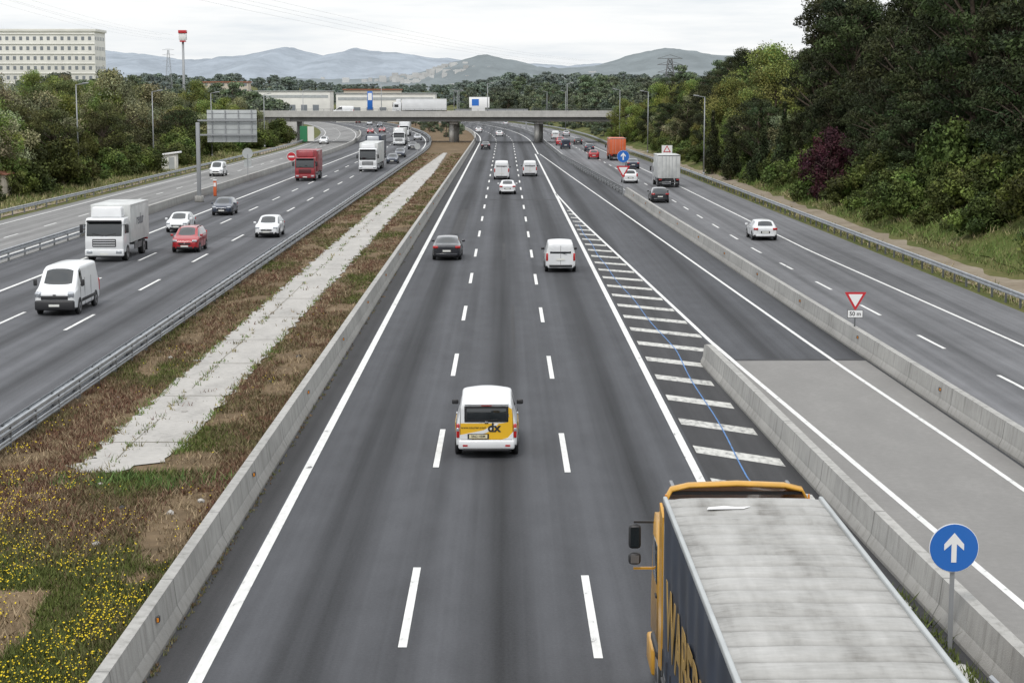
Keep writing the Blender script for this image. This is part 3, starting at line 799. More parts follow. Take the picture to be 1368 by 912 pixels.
def yield_parts(e,zc,s,up=False,y=0):
    prism(e,'triangle_red',tri(zc,s,up),y-.01,y+.01,M['sign_red']); prism(e,'triangle_white',tri(zc,s*.66,up),y-.016,y-.009,M['sign_white']); prism(e,'triangle_back',tri(zc,s*.97,up),y+.0105,y+.02,M['sign_back'])
def text(e,name,s,size,loc,rot,mat,ext=.003,bold=0):
    c=bpy.data.curves.new(name,'FONT'); c.body=s; c.size=size; c.extrude=ext; c.align_x='CENTER'; c.align_y='CENTER'; c.offset=bold
    c.materials.append(mat); o=bpy.data.objects.new(name,c); COL.objects.link(o); o.parent=e; o.location=loc; o.rotation_euler=rot; return o
blue_sign(8.5,33.9,2.0,.47)
e=empty('yield_sign',(xr(76.5)+.38,76.5,.84)); cyl(e,'pole',(0,.05,.6),.035,1.2,M['post'],seg=10)
yield_parts(e,1.2,.92); box(e,'plate',(0,0,.55),(.66,.02,.34),M['black'],.004); box(e,'plate_face',(0,-.012,.55),(.62,.01,.30),M['sign_white']); text(e,'distance_text','50 m',.24,(0,-.02,.545),(R(90),0,0),M['black'],.002,.004)
e=blue_sign(12.3,192,4.15,.64); yield_parts(e,2.75,1.45)
e=empty('warning_sign',(23.0,262,0)); cyl(e,'pole',(0,.05,1.4),.04,2.8,M['post'],seg=8); box(e,'panel',(0,0,2.7),(1.5,.03,1.4),M['sign_white']); yield_parts(e,2.75,1.1,True,-.03)
e=empty('no_entry_sign',(-29,250,0)); box(e,'pole',(0,.05,1.0),(.07,.04,2),M['post']); disc(e,'rim',2.2,.62,M['sign_white']); disc(e,'face',2.2,.58,M['sign_red'],-.008); box(e,'bar',(0,-.021,2.2),(.8,.008,.2),M['sign_white'])
e=empty('speed_sign',(-31.6,226,.7)); box(e,'pole',(0,-.05,1.3),(.07,.04,2.6),M['post']); disc(e,'disc_back',2.7,.65,M['sign_back']); box(e,'lower_panel',(0,0,1.5),(.9,.02,.9),M['sign_back'])
e=empty('no_entry_sign',(-14.3,300,0)); box(e,'pole',(0,.05,1.0),(.07,.04,2),M['post']); disc(e,'disc_back',2.2,.5,M['sign_back'])
e=empty('emergency_phone',(-30.4,192.6,0)); box(e,'column',(0,0,.8),(.32,.3,1.6),M['orange'],.05); box(e,'cap',(0,0,1.65),(.4,.36,.1),M['sign_white'],.03); box(e,'panel',(0,-.16,1.2),(.24,.02,.4),M['sign_white'])
e=empty('overhead_sign',(-30.3,182,0)); box(e,'post',(0,0,3.9),(.36,.36,7.8),M['post'],.03); box(e,'foot',(0,0,.3),(.8,.8,.6),M['barrier'],.05)
for k,z in enumerate((6.6,8.0)): box(e,f'arm_{k}',(2.9,0,z),(5.8,.16,.16),M['post'])
box(e,'panel',(3.35,.2,7.45),(4.9,.06,3.15),M['sign_back'],.01)
for k in range(6): box(e,f'panel_seam_{k}',(3.35,.155,6.1+k*.52),(4.9,.03,.05),M['post'])
for k in range(4): box(e,f'bracket_{k}',(1.4+k*1.3,.1,7.45),(.09,.09,3.1),M['post'])
e=empty('advertising_tower',(-86.7,500,0)); cyl(e,'mast',(0,0,12.5),.45,25,M['post'],seg=12,r2=.3); box(e,'sign_box',(0,0,26.0),(1.9,1.9,1.7),M['sign_white'],.05); box(e,'sign_red',(0,-.1,27.3),(2.1,2.1,.8),M['sign_red'],.05); box(e,'collar',(0,0,24.8),(1.5,1.5,.4),M['sign_red'])
def pylon(x,y,h,w,r=.11,mat='steel_dk'):
    V=[];F=[]
    e=empty('electricity_pylon',(x,y,hgt(x,y)-.5)); lv=8
    def hw(t): return w*(1-t)*.5+.45
    for k in range(lv):
        t0=k/lv;t1=(k+1)/lv;a=hw(t0);b=hw(t1);z0=h*t0;z1=h*t1
        cs=[(1,1),(-1,1),(-1,-1),(1,-1)]
        for i in range(4):
            p=cs[i];q=cs[(i+1)%4]
            tube(V,F,Vector((p[0]*a,p[1]*a,z0)),Vector((p[0]*b,p[1]*b,z1)),r,r,4)
            tube(V,F,Vector((p[0]*a,p[1]*a,z0)),Vector((q[0]*b,q[1]*b,z1)),r*.55,r*.55,4)
            tube(V,F,Vector((q[0]*a,q[1]*a,z0)),Vector((p[0]*b,p[1]*b,z1)),r*.55,r*.55,4)
            tube(V,F,Vector((p[0]*b,p[1]*b,z1)),Vector((q[0]*b,q[1]*b,z1)),r*.55,r*.55,4)
    for zz in (h*.78,h*.9,h):
        for s in (-1,1):
            tube(V,F,Vector((0,0,zz)),Vector((s*w*.8,0,zz)),.09,.05,4); tube(V,F,Vector((0,0,zz+.9)),Vector((s*w*.8,0,zz)),.06,.05,4)
    obj('lattice',mesh('lattice',V,F,M[mat]),e)
pylon(40,450,15,3.8,.13); pylon(-225,1240,34,5,.08,'wire')
def wires(x0,y0,z0,x1,y1,z1,sag):
    V=[];F=[]
    for off in (-4,4):
        for dz in (0,-3):
            pr=None
            for i in range(25):
                t=i/24; p=Vector((x0+(x1-x0)*t+off,y0+(y1-y0)*t,z0+(z1-z0)*t+dz-sag*4*t*(1-t)))
                if pr is not None: tube(V,F,pr,p,.022,.022,4)
                pr=p
    obj('power_lines',mesh('power_lines',V,F,M['wire']))
wires(-190,420,62,-225,1240,50,6); wires(-120,330,46,60,1300,34,5)
e=empty('bridge_sign',(-5.9,421,6)); box(e,'panel',(0,0,2.8),(4.6,.1,2.4),M['sign_white'],.02); box(e,'blue_area',(-.9,-.06,2.8),(1.6,.03,1.5),M['sign_blue']); box(e,'leg_1',(-1.8,.1,.8),(.15,.15,1.7),M['post']); box(e,'leg_2',(1.8,.1,.8),(.15,.15,1.7),M['post'])
e=empty('hotel_sign',(-31,424,6)); box(e,'panel',(0,0,3.2),(1.2,.2,4.2),M['sign_blue'],.02); box(e,'letter_area',(0,-.11,4.1),(.9,.03,1.6),M['sign_white']); box(e,'leg',(0,0,.2),(.3,.15,1),M['post'])
e=empty('far_gantry',(SM(560),560,0)); box(e,'beam',(1,0,6),(22,.5,.6),M['post']); box(e,'leg_1',(-9.5,0,3),(.4,.4,6),M['post']); box(e,'leg_2',(11.5,0,3),(.4,.4,6),M['post']); box(e,'panel_1',(-3,-.3,6.2),(4.0,.1,2.2),M['sign_white'])

# ------------------------------------------------------------------ vehicles
def wheel(e,k,x,y,r,side,w=.2):
    cyl(e,f'wheel_{k}',(x-side*w/2,y,r),r,w,M['tyre'],'x',22)
    cyl(e,f'rim_{k}',(x-side*(w/2-.008),y,r),r*.64,w,M['rim'],'x',14)
    cyl(e,f'hub_{k}',(x-side*(w/2-.014),y,r),r*.25,w,M['black'],'x',8)
def loft(e,st,paint,glassf,name='body',sub=2):
    V=[];F=[];fm=[]
    for (y,w,zb,be,ra,wr,to) in st:
        half=[(0,zb),(w*.88,zb),(w,zb+.13),(w+.012,zb+.13+(be-zb-.13)*.5),(w-.012,be),(wr,ra),(wr-.09,ra+(to-ra)*.75),(0,to)]
        ring=half+[(-x,z) for x,z in reversed(half[1:7])]
        V+=[(x,y,z) for x,z in ring]
    n=14
    for k in range(len(st)-1):
        for j in range(n):
            r=j if j<7 else 13-j
            F.append((k*n+j,(k+1)*n+j,(k+1)*n+(j+1)%n,k*n+(j+1)%n))
            fm.append(2 if r<=1 else (1 if glassf(k,r) else 0))
    F.append(tuple(range(n))); fm.append(0)
    F.append(tuple((len(st)-1)*n+j for j in range(n-1,-1,-1))); fm.append(0)
    me=mesh(name,V,F,[paint,M['glass'],M['black']],fm,True)
    bm=bmesh.new(); bm.from_mesh(me); bmesh.ops.recalc_face_normals(bm,faces=bm.faces)
    cr=bm.edges.layers.float.new('crease_edge')
    bm.verts.ensure_lookup_table()
    for ed in bm.edges:
        a,b=ed.verts[0].index,ed.verts[1].index
        ja,jb=a%n,b%n; ka,kb=a//n,b//n
        if ka==kb:
            if ka in (0,len(st)-1): ed[cr]=.75
            mats={f_.material_index for f_ in ed.link_faces}
            if len(mats)>1: ed[cr]=.8
        else:
            r=ja if ja<=7 else 14-ja
            ed[cr]={1:.6,2:.6,4:.7,5:.55}.get(r,0)
    bm.to_mesh(me); bm.free()
    o=obj(name,me,e); md=o.modifiers.new('sub','SUBSURF'); md.levels=sub; md.render_levels=sub
    return o
def car(x,z,paint,kind='hatch',L=4.2,W=1.76,H=1.46,away=True,name='car',yaw=0):
    e=empty(name,(x,z+L/2,.012),(0 if away else math.pi)+yaw)
    w=W/2; yf=L/2; yr=-L/2
    van=kind=='van'
    belt=H*(.63 if not van else .58); hz=belt+.03
    hood={'sedan':1.15,'hatch':1.0,'mpv':.85,'van':.78}[kind]; ws={'sedan':.75,'hatch':.72,'mpv':.8,'van':.7}[kind]
    rw=.72 if not van else .80
    st=[(yf,.76*w,.30,hz*.60,hz*.66,.66*w,hz*.69),(yf-.12,.92*w,.2,hz*.76,hz*.82,.80*w,hz*.85),(yf-.5,.99*w,.18,hz*.87,hz*.925,.84*w,hz*.96),
        (yf-hood,w,.18,belt-.03,hz*.985,.85*w,hz*1.03),(yf-hood-ws,w,.18,belt,H-.11,rw*w,H-.03)]
    yb=yf-hood-ws-.62
    st+=[(yb,w,.18,belt+.01,H-.09,(rw+.01)*w,H),(yb-.11,w,.18,belt+.01,H-.09,(rw+.01)*w,H)]
    if kind=='sedan':
        st+=[(yr+1.15,w,.18,belt+.03,H-.12,rw*w,H-.03),(yr+.5,w,.18,belt+.03,belt+.08,.83*w,belt+.13),(yr+.12,.94*w,.2,belt,belt+.06,.82*w,belt+.10),(yr,.84*w,.3,belt-.12,belt-.04,.76*w,belt-.01)]
        G=lambda k,r:(k==3 and r in(4,6)) or (k in(4,6) and r==4) or (k==7 and r==6)
    elif kind in('hatch','mpv'):
        ro=.55 if kind=='hatch' else .35
        st+=[(yr+ro+.25,w,.18,belt+.03,H-.10,rw*w,H-.02),(yr+ro,w*.99,.18,belt+.05,H-.13,rw*w*.98,H-.05),(yr+.12,.95*w,.2,belt-.0,belt+.08,.84*w,belt+.14),(yr,.87*w,.3,belt-.22,belt-.1,.8*w,belt-.04)]
        G=lambda k,r:(k==3 and r in(4,6)) or (k in(4,6) and r==4) or (k==8 and r==6)
    else:
        st+=[(yb-.95,w,.18,belt+.02,H-.10,(rw+.01)*w,H),(yr+.14,w*.985,.2,belt+.02,H-.12,rw*w,H-.03),(yr,.93*w,.26,belt,H-.2,rw*w*.96,H-.13)]
        G=lambda k,r:(k==3 and r in(4,6)) or (k==4 and r==4) or (k==6 and r==4 and name in('delivery_van','courier_van'))
    loft(e,st,paint,G)
    rr=.31 if not van else .32
    k=0
    for yy in (yf-.82,yr+.80):
        for s in(1,-1):
            cyl(e,f'arch_{k}',(s*(w-.045),yy,rr+.03),rr+.065,.11,M['black'],'x',22)
            wheel(e,k,s*(w+.02),yy,rr,s); k+=1
    for i,s in enumerate((1,-1)):
        box(e,f'headlamp_{i}',(s*w*.72,yf-.13,hz*.74),(w*.36,.24,.13),M['lamp_white'],.04,(R(-12),0,R(-s*16)))
        box(e,f'door_handle_{i}',(s*(w+.015),yb+.25,belt-.1),(.03,.18,.03),paint,.008); box(e,f'door_gap_{i}',(s*(w+.006),yb-.03,belt*.62),(.012,.012,belt*.62),M['black']); box(e,f'door_gap_f_{i}',(s*(w+.006),yf-hood-.42,belt*.62),(.012,.012,belt*.6),M['black'])
        if van: box(e,f'taillamp_{i}',(s*w*.885,yr+.03,belt*.86),(.13,.1,.46),M['lamp_red'],.03)
        elif kind=='mpv': box(e,f'taillamp_{i}',(s*w*.86,yr+.06,belt*.98),(.16,.14,.40),M['lamp_red'],.03)
        else: box(e,f'taillamp_{i}',(s*w*.78,yr+.03,belt-.07),(.34,.14,.16),M['lamp_red'],.04,(0,0,R(s*14)))
        box(e,f'mirror_{i}',(s*(w+.09),yf-hood-.12,belt+.08),(.2,.1,.15),paint if not van else M['black'],.035)
    box(e,'grille',(0,yf-.005,hz*.56),(w*.9,.06,.12),M['black'],.02); box(e,'lower_intake',(0,yf-.0,.34),(w*1.2,.05,.15),M['black'],.02)
    box(e,'badge',(0,yf+.02,hz*.585),(.1,.03,.08),M['rim'],.01)
    box(e,'front_plate',(0,yf+.03,.45),(.5,.015,.11),M['plate']); box(e,'bumper_trim',(0,yr+.0,.38),(w*1.5,.06,.14),M['black'] if van else paint,.02)
    if van:
        box(e,'rear_window',(0,yr+.025,H-.50),(W*.70,.04,.44),M['glass'],.02,(R(-3),0,0)); box(e,'plate',(0,yr-.02,.78),(.5,.015,.12),M['plate']); box(e,'door_gap',(0,yr-.002,.95),(.015,.012,H*.7),M['black'])
        box(e,'wiper',(.12,yr-.01,H-.7),(.5,.02,.02),M['black'],0,(0,R(14),0))
    else:
        box(e,'rear_plate',(0,yr-.012,belt*.66),(.5,.015,.11),M['plate'])
        box(e,'plate_recess',(0,yr+.0,belt*.66),(.66,.012,.17),M['black'])
        box(e,'rear_valance',(0,yr+.03,.3),(w*1.3,.08,.12),M['black'],.02)
    if kind in('mpv',): 
        for i,s in enumerate((1,-1)): box(e,f'roof_rail_{i}',(s*rw*w*.95,-.3,H-.04),(.04,1.8,.05),M['black'],.01)
    return e
def bigvan(x,z,away=False,name='panel_van'):
    L,W,H=5.4,2.0,2.3
    e=empty(name,(x,z+L/2,.012),0 if away else math.pi)
    w=W/2;yf=L/2;yr=-L/2
    st=[(yf,.82*w,.30,.90,1.0,.74*w,1.04),(yf-.1,.95*w,.24,1.06,1.14,.85*w,1.18),(yf-.4,.99*w,.22,1.16,1.24,.88*w,1.28),(yf-.78,w,.22,1.22,1.37,.90*w,1.41),
        (yf-1.42,w,.22,1.24,H-.24,.83*w,H-.14),(yf-1.85,w,.22,1.24,H-.14,.84*w,H),(yf-2.0,w,.22,1.24,H-.13,.84*w,H),(yf-3.4,w,.22,1.24,H-.12,.84*w,H+.01),(yr+.1,w*.99,.24,1.24,H-.14,.83*w,H-.02),(yr,.95*w,.28,1.1,H-.22,.78*w,H-.1)]
    loft(e,st,M['white'],lambda k,r:(k==3 and r==6) or (k==4 and r==4))
    k=0
    for yy in(yf-.95,yr+1.0):
        for s in(1,-1):
            cyl(e,f'arch_{k}',(s*(w-.045),yy,.38),.42,.11,M['black'],'x',22); wheel(e,k,s*(w+.02),yy,.34,s); k+=1
    for i,s in enumerate((1,-1)):
        box(e,f'headlamp_{i}',(s*.77,yf-.09,1.0),(.30,.25,.28),M['lamp_white'],.06,(R(-20),0,R(-s*18)))
        box(e,f'mirror_{i}',(s*(w+.14),yf-1.0,1.5),(.18,.12,.32),M['black'],.04)
        box(e,f'taillamp_{i}',(s*.93,yr+.03,1.0),(.12,.1,.6),M['lamp_red'],.03)
        box(e,f'side_moulding_{i}',(s*(w+.012),-.2,.62),(.03,3.0,.16),M['black'],.01)
        box(e,f'fog_{i}',(s*.72,yf+.06,.46),(.16,.08,.1),M['lamp_white'],.03)
        for k2,yy in enumerate((yf-1.15,yf-2.05,yf-3.4)): box(e,f'door_gap_{i}_{k2}',(s*(w+.004),yy,1.0),(.012,.014,1.3 if k2 else .8),M['black'])
    box(e,'bumper',(0,yf-.06,.50),(1.88,.34,.48),M['black'],.08); box(e,'grille',(0,yf+.0,.86),(1.3,.06,.20),M['black'],.03); box(e,'plate',(0,yf+.12,.5),(.5,.015,.11),M['plate'])
    box(e,'bonnet_badge',(0,yf+.0,1.0),(.14,.06,.1),M['rim'],.02)
    box(e,'rear_window_1',(.42,yr+.03,1.65),(.6,.04,.55),M['glass'],.02); box(e,'rear_window_2',(-.42,yr+.03,1.65),(.6,.04,.55),M['glass'],.02)
    return e
def truck(x,z,cab,cargo,L=8,H=3.6,away=False,name='box_truck',cabH=2.8,deflect=True,rz=None,zz=.012,textbox=None):
    W=2.5
    e=empty(name,(x,z+L/2,zz),(0 if away else math.pi) if rz is None else rz)
    yf=L/2;yr=-L/2; cl=2.0; zb=1.05
    prof=[(yf-cl,.55),(yf-.02,.55),(yf,1.3),(yf-.04,1.55),(yf-.28,cabH-.15),(yf-.5,cabH),(yf-cl,cabH)]
    bm=bmesh.new(); vs=[bm.verts.new((-W/2+.03,y,zv)) for y,zv in prof]; fc=bm.faces.new(vs)
    ex=bmesh.ops.extrude_face_region(bm,geom=[fc]); 
    for v_ in [g for g in ex['geom'] if isinstance(g,bmesh.types.BMVert)]: v_.co.x=W/2-.03
    bmesh.ops.recalc_face_normals(bm,faces=bm.faces); bmesh.ops.bevel(bm,geom=list(bm.edges),offset=.09,segments=3,affect='EDGES',profile=.5)
    me=bpy.data.meshes.new('cab'); bm.to_mesh(me); bm.free(); me.materials.append(cab); me.polygons.foreach_set('use_smooth',[True]*len(me.polygons)); obj('cab',me,e)
    sl=math.atan2(.24,cabH-1.7)
    hs=(cabH-.22)-1.62
    box(e,'windscreen',(0,yf-.155,1.62+hs/2),(W-.28,.05,hs),M['glass'],.03,(sl,0,0))
    box(e,'visor',(0,yf-.12,cabH-.18),(W-.3,.22,.12),M['black'],.03)
    box(e,'grille',(0,yf+.0,1.2),(1.5,.05,.5),M['black'],.03)
    for i in range(3): box(e,f'slat_{i}',(0,yf+.03,1.05+i*.15),(1.4,.02,.05),cab)
    box(e,'bumper',(0,yf-.06,.58),(W-.04,.26,.42),cab,.06); box(e,'bumper_low',(0,yf-.05,.36),(W-.2,.2,.12),M['black'],.03)
    box(e,'plate',(0,yf+.075,.5),(.52,.015,.12),M['plate'])
    for i,s in enumerate((1,-1)):
        box(e,f'headlamp_{i}',(s*.93,yf+.055,.62),(.38,.06,.2),M['lamp_white'],.03); box(e,f'wiper_{i}',(s*.4,yf-.02,1.72),(.7,.02,.03),M['black'],0,(0,R(-s*12),0))
        box(e,f'side_window_{i}',(s*(W/2-.028),yf-.95,2.05 if cabH>2.6 else 1.8),(.03,.9,.6),M['glass'],.015)
        box(e,f'mirror_{i}',(s*(W/2+.2),yf-.15,2.1 if cabH>2.6 else 1.85),(.2,.12,.55),M['black'],.04); box(e,f'mirror_arm_{i}',(s*(W/2+.05),yf-.2,2.35 if cabH>2.6 else 2.1),(.25,.04,.04),M['black'])
    if deflect: box(e,'roof_deflector',(0,yf-1.35,cabH+(H-cabH)*.45),(W-.5,1.1,(H-cabH)*.9),cab,.1,(0,0,0),3,(.92,.75))
    ch=H-zb; cy=(yf-cl-.15+yr)/2; clen=(yf-cl-.15)-yr
    box(e,'cargo_box',(0,cy,zb+ch/2),(W+.04,clen,ch),cargo,.03)
    box(e,'frame',(0,cy,.85),(1.0,clen,.3),M['black']); box(e,'underride',(0,yr+.2,.55),(2.2,.1,.14),M['steel_dk']); 
    for i,s in enumerate((1,-1)):
        box(e,f'side_skirt_{i}',(s*1.15,cy,.72),(.05,clen*.45,.4),M['steel_dk']); box(e,f'taillamp_{i}',(s*1.0,yr-.01,.9),(.35,.06,.13),M['lamp_red'],.02)
        box(e,f'mudflap_{i}',(s*1.0,yr+.6,.45),(.5,.03,.6),M['black'])
        box(e,f'edge_rail_{i}',(s*(W/2+.025),cy,H-.06),(.03,clen,.1),M['dirty_white'])
    box(e,'door_gap',(0,yr-.003,zb+ch/2),(.03,.012,ch-.15),M['steel_dk'])
    for i,xx in enumerate((-.8,-.35,.35,.8)): box(e,f'lock_bar_{i}',(xx,yr-.02,zb+ch/2),(.035,.03,ch-.2),M['steel'])
    box(e,'rear_frame',(0,yr-.004,H-.06),(W+.02,.02,.1),M['steel_dk'])
    ax=[yf-1.3,yr+1.6]+([yr+2.8,yr+4.0] if L>12 else []); k=0
    for yy in ax:
        for s in(1,-1): wheel(e,k,s*(W/2-.02),yy,.5,s,.34); k+=1
    if textbox: text(e,'side_lettering',textbox[0],textbox[1],(W/2+.03,cy,zb+ch*.55),(R(90),0,R(90)),textbox[2],.004,.01); text(e,'side_lettering_left',textbox[0],textbox[1],(-W/2-.03,cy,zb+ch*.55),(R(90),0,R(-90)),textbox[2],.004,.01)
    return e

bigvan(-21.6,87.4)
truck(-25.4,116,M['white'],M['dirty_white'],8.2,3.5,textbox=('redur',1.0,M['navy']),cabH=2.75)
car(-21.5,122.7,M['red'],'mpv',4.3,1.8,1.66,False,'red_car')
car(-17.7,135.7,M['white'],'hatch',4.3,1.78,1.55,False,'white_car')
car(-25.3,141,M['white'],'hatch',4.1,1.72,1.45,False,'white_car')
car(-24.9,161,M['navy'],'hatch',4.2,1.78,1.5,False,'dark_car')
truck(-24.6,226,M['redtruck'],M['redtruck'],9,3.7,name='red_truck',cabH=2.9)
truck(-18.9,253,M['white'],M['dirty_white'],15.5,3.9,name='semi_truck',cabH=3.2)
truck(-21.6,300,M['silver'],M['tarp_blue'],15,3.9,name='semi_truck',cabH=3.1)
car(-17.4,283,M['navy'],'hatch',4.2,1.78,1.5,False,'dark_car'); car(-17.9,312,M['navy'],'sedan',4.5,1.78,1.5,False,'dark_car')
car(-18.0,357,M['blackp'],'sedan',4.5,1.78,1.45,False,'dark_car')
truck(-22.2,385,M['white'],M['dirty_white'],9,3.6); truck(-25.8,470,M['white'],M['white'],12,3.8)
car(-20.5,430,M['silver'],'hatch',away=False); car(-37.0,505,M['red'],'hatch',away=False,name='red_car')
car(-37.6,239,M['white'],'van',4.4,1.8,1.85,False,'delivery_van'); car(-39,395,M['white'],'mpv',4.3,1.8,1.7,False,'white_car')
for i in range(8):
    z=520+i*42; car(random.choice([-17.8,-21.6,-25.4])+SL(z),z,random.choice([M['white'],M['navy'],M['silver'],M['red']]),random.choice(['hatch','mpv','sedan']),away=False)
car(-3.75,117,M['blackp'],'sedan',4.7,1.82,1.46,True,'black_car')
car(3.3,109,M['white'],'van',4.4,1.82,1.83,True,'white_van')
car(.24,195.5,M['white'],'sedan',4.5,1.78,1.46,True,'white_car')
car(-.45,230,M['white'],'van',5.0,1.95,2.3,True,'white_van')
car(3.2,239,M['white'],'van',4.6,1.9,2.0,True,'white_van')
car(-3.8,357,M['blackp'],'sedan',4.5,1.78,1.5,True,'black_car'); car(.2,640,M['silver'],'hatch'); car(-7.5,520,M['white'],'hatch'); car(-1.5,470,M['white'],'sedan')
car(15.2,180,M['blackp'],'hatch',4.1,1.76,1.48,True,'black_car')
car(18.9,133,M['white'],'hatch',4.3,1.78,1.45,True,'white_car')
car(15.0,220,M['white'],'mpv',4.2,1.78,1.6,True,'white_car')
truck(18.7,210,M['white'],M['dirty_white'],8.5,3.7,True,cabH=2.6)
truck(18.1,296,M['orange'],M['orange'],10,3.6,True,name='orange_truck')
car(14.6,303,M['red'],'hatch',4.1,1.75,1.5,True,'red_car'); car(18.3,263,M['navy'],'sedan',4.5,1.8,1.45,True,'dark_car')
car(15.8,345,M['navy'],'hatch',away=True); car(15.5,392,M['blackp'],'mpv',away=True); car(12,402,M['red'],'hatch',away=True,name='red_car'); car(11.5,385,M['red'],'sedan',away=True,name='red_car')
car(11.8,360,M['navy'],'van',4.6,1.9,2.0,True,'blue_van')
car(12,440,M['white'],'van',4.8,1.9,2.0,True,'white_van'); car(15.6,470,M['silver'],'hatch')
truck(-19,404,M['white'],M['white'],12,3.6,name='semi_truck',rz=R(90),zz=6.06)
car(-36,409,M['white'],'van',4.6,1.9,2.0,True,'white_van',yaw=R(90)).location.z=6.06

# yellow/white courier van
H_=1.75
e=car(-.55,52.6,M['white'],'van',4.3,1.82,H_,True,'courier_van')
yr=-2.15
for c in list(e.children):
    if c.name.split('.')[0] in('rear_window','plate','wiper','bumper_trim','door_gap','taillamp_0','taillamp_1'): bpy.data.objects.remove(c)
prism(e,'yellow_livery',[(-.76,.50),(.76,.50),(.78,.62),(.78,1.05),(.74,1.44),(.58,1.53),(.66,1.25),(.60,1.05),(.40,1.02),(-.76,1.02),(-.78,.80)],yr-.012,yr-.004,M['yellow'])
prism(e,'white_swoosh',[(-.78,.50),(-.48,.50),(-.40,.60),(.05,.77),(.36,1.01),(.26,1.018),(-.08,.82),(-.78,.68)],yr-.017,yr-.0125,M['white'])
prism(e,'white_corner',[(.30,.50),(.78,.50),(.78,.78),(.62,.60)],yr-.017,yr-.0125,M['white'])
box(e,'rear_window',(-.0,yr+.005,1.29),(1.24,.05,.42),M['glass'],.06); box(e,'window_surround',(0,yr-.0,1.29),(1.29,.03,.47),M['black'],.013)
box(e,'lower_bumper',(0,yr-.01,.40),(1.64,.16,.28),M['white'],.06); box(e,'bumper_step',(0,yr-.06,.255),(1.34,.1,.08),M['black'],.02)
box(e,'plate_holder',(-.24,yr-.02,.64),(.62,.02,.15),M['black']); box(e,'plate',(-.24,yr-.033,.64),(.53,.01,.11),M['plate_y'])
text(e,'logo','dx',.36,(.22,yr-.022,.89),(R(90),0,0),M['black'],.002,.012); text(e,'web_text','www.courier.com',.10,(-.38,yr-.022,.90),(R(90),0,0),M['black'],.002)
text(e,'plate_text','5862 HBM',.095,(-.24,yr-.04,.64),(R(90),0,0),M['black'],.001,.001)
box(e,'brake_lamp',(0,yr-.03,1.555),(.3,.03,.03),M['lamp_red']); box(e,'wiper',(.05,yr-.03,1.11),(.55,.02,.02),M['black'],0,(0,R(-6),0))
box(e,'roof_spoiler',(0,yr+.05,1.60),(1.28,.22,.05),M['white'],.02,(R(8),0,0))
box(e,'emblem',(0,yr-.03,1.05),(.1,.02,.06),M['rim'],.01); box(e,'tailgate_gap',(0,yr-.02,.545),(1.5,.01,.012),M['black'])
for i,s in enumerate((1,-1)):
    box(e,f'rear_reflector_{i}',(s*.62,yr-.095,.38),(.14,.01,.05),M['lamp_red']); box(e,f'side_livery_{i}',(s*.925,-.6,.74),(.012,1.5,.34),M['yellow'])
    box(e,f'tail_cluster_{i}',(s*.83,yr+.04,.80),(.10,.12,.42),M['lamp_red'],.03); box(e,f'tail_clear_{i}',(s*.835,yr+.028,.84),(.08,.12,.11),M['lamp_white'],.02)
    box(e,f'tailgate_side_gap_{i}',(s*.765,yr-.006,1.0),(.012,.012,.95),M['black'])

# ------------------------------------------------------------------ the near articulated lorry
e=empty('articulated_truck',(3.86,0,.012))
T0,T1=15.6,29.2; w=1.275; zt=4.0
V=[];F=[];ny=330;nxx=12
for j in range(ny+1):
    y=T0+(T1-T0)*j/ny
    fr=((y-T0)/.62)%1
    rib=.06*(1-math.exp(-(abs(fr-.5)*2-1)**2*9))
    for i in range(nxx+1):
        u=i/nxx*2-1; x=u*(w-.03)
        V.append((x,y,zt-.028+rib*(1-abs(u)**8)+.014*noise.noise(Vector((x*2,y*1.3,0)))*(1-abs(u)**4)))
for j in range(ny):
    for i in range(nxx): F.append((j*(nxx+1)+i,j*(nxx+1)+i+1,(j+1)*(nxx+1)+i+1,(j+1)*(nxx+1)+i))
obj('trailer_roof',mesh('trailer_roof',V,F,M['tarp_roof'],None,True),e)
box(e,'trailer_body',(0,(T0+T1)/2,2.5),(w*2-.04,T1-T0-.04,2.8),M['tarp_blue'])
for i,s in enumerate((1,-1)):
    V=[];F=[];n1=160
    for j in range(n1+1):
        y=T0+(T1-T0)*j/n1
        for k,zv in enumerate((1.15,1.9,2.8,3.55,3.93)):
            V.append((s*(w+.012+.014*math.sin(y*5.1)*(1 if 0<k<4 else .3)),y,zv))
    for j in range(n1):
        for k in range(4): F.append((j*5+k,j*5+k+1,(j+1)*5+k+1,(j+1)*5+k))
    obj(f'curtain_{i}',mesh('curtain',V,F,M['tarp_blue'],None,True),e)
    box(e,f'top_rail_{i}',(s*(w-.01),(T0+T1)/2,zt-.02),(.07,T1-T0,.10),M['sign_back'],.02)
    box(e,f'side_raves_{i}',(s*(w-.02),(T0+T1)/2,1.1),(.08,T1-T0,.16),M['steel_dk'],.01)
    box(e,f'side_guard_{i}',(s*(w-.05),22.2,.7),(.05,4.2,.35),M['steel_dk'])
    for k in range(20): box(e,f'strap_{i}_{k}',(s*(w+.03),T0+.4+k*.68,1.3),(.012,.05,.5),M['black'])
    for k,y in enumerate((17.6,18.9,20.2)): wheel(e,f't{i}{k}',s*(w-.02),y,.52,s,.38)
box(e,'front_wall',(0,T1-.01,2.55),(w*2,.06,2.84),M['dirty_white'],.01)
pp=[(-.70,-.10),(-.12,-.06),(.02,.12),(-.2,.07),(-.4,.15),(-.66,.05)]
obj('roof_patch',mesh('roof_patch',[(x,T1-.95+y,zt+.052) for x,y in pp],[tuple(range(6))],M['sign_white']),e)
box(e,'chassis',(0,22,.95),(1.0,14,.3),M['black'])
text(e,'lettering','WABERER',1.45,(-w-.045,T1-4.3,2.35),(R(90),0,R(-90)),M['letter_y'],.006,.02)
text(e,'lettering_2','WABERER',1.45,(w+.045,T1-4.3,2.35),(R(90),0,R(90)),M['letter_y'],.006,.02)
y0,y1=29.95,32.2
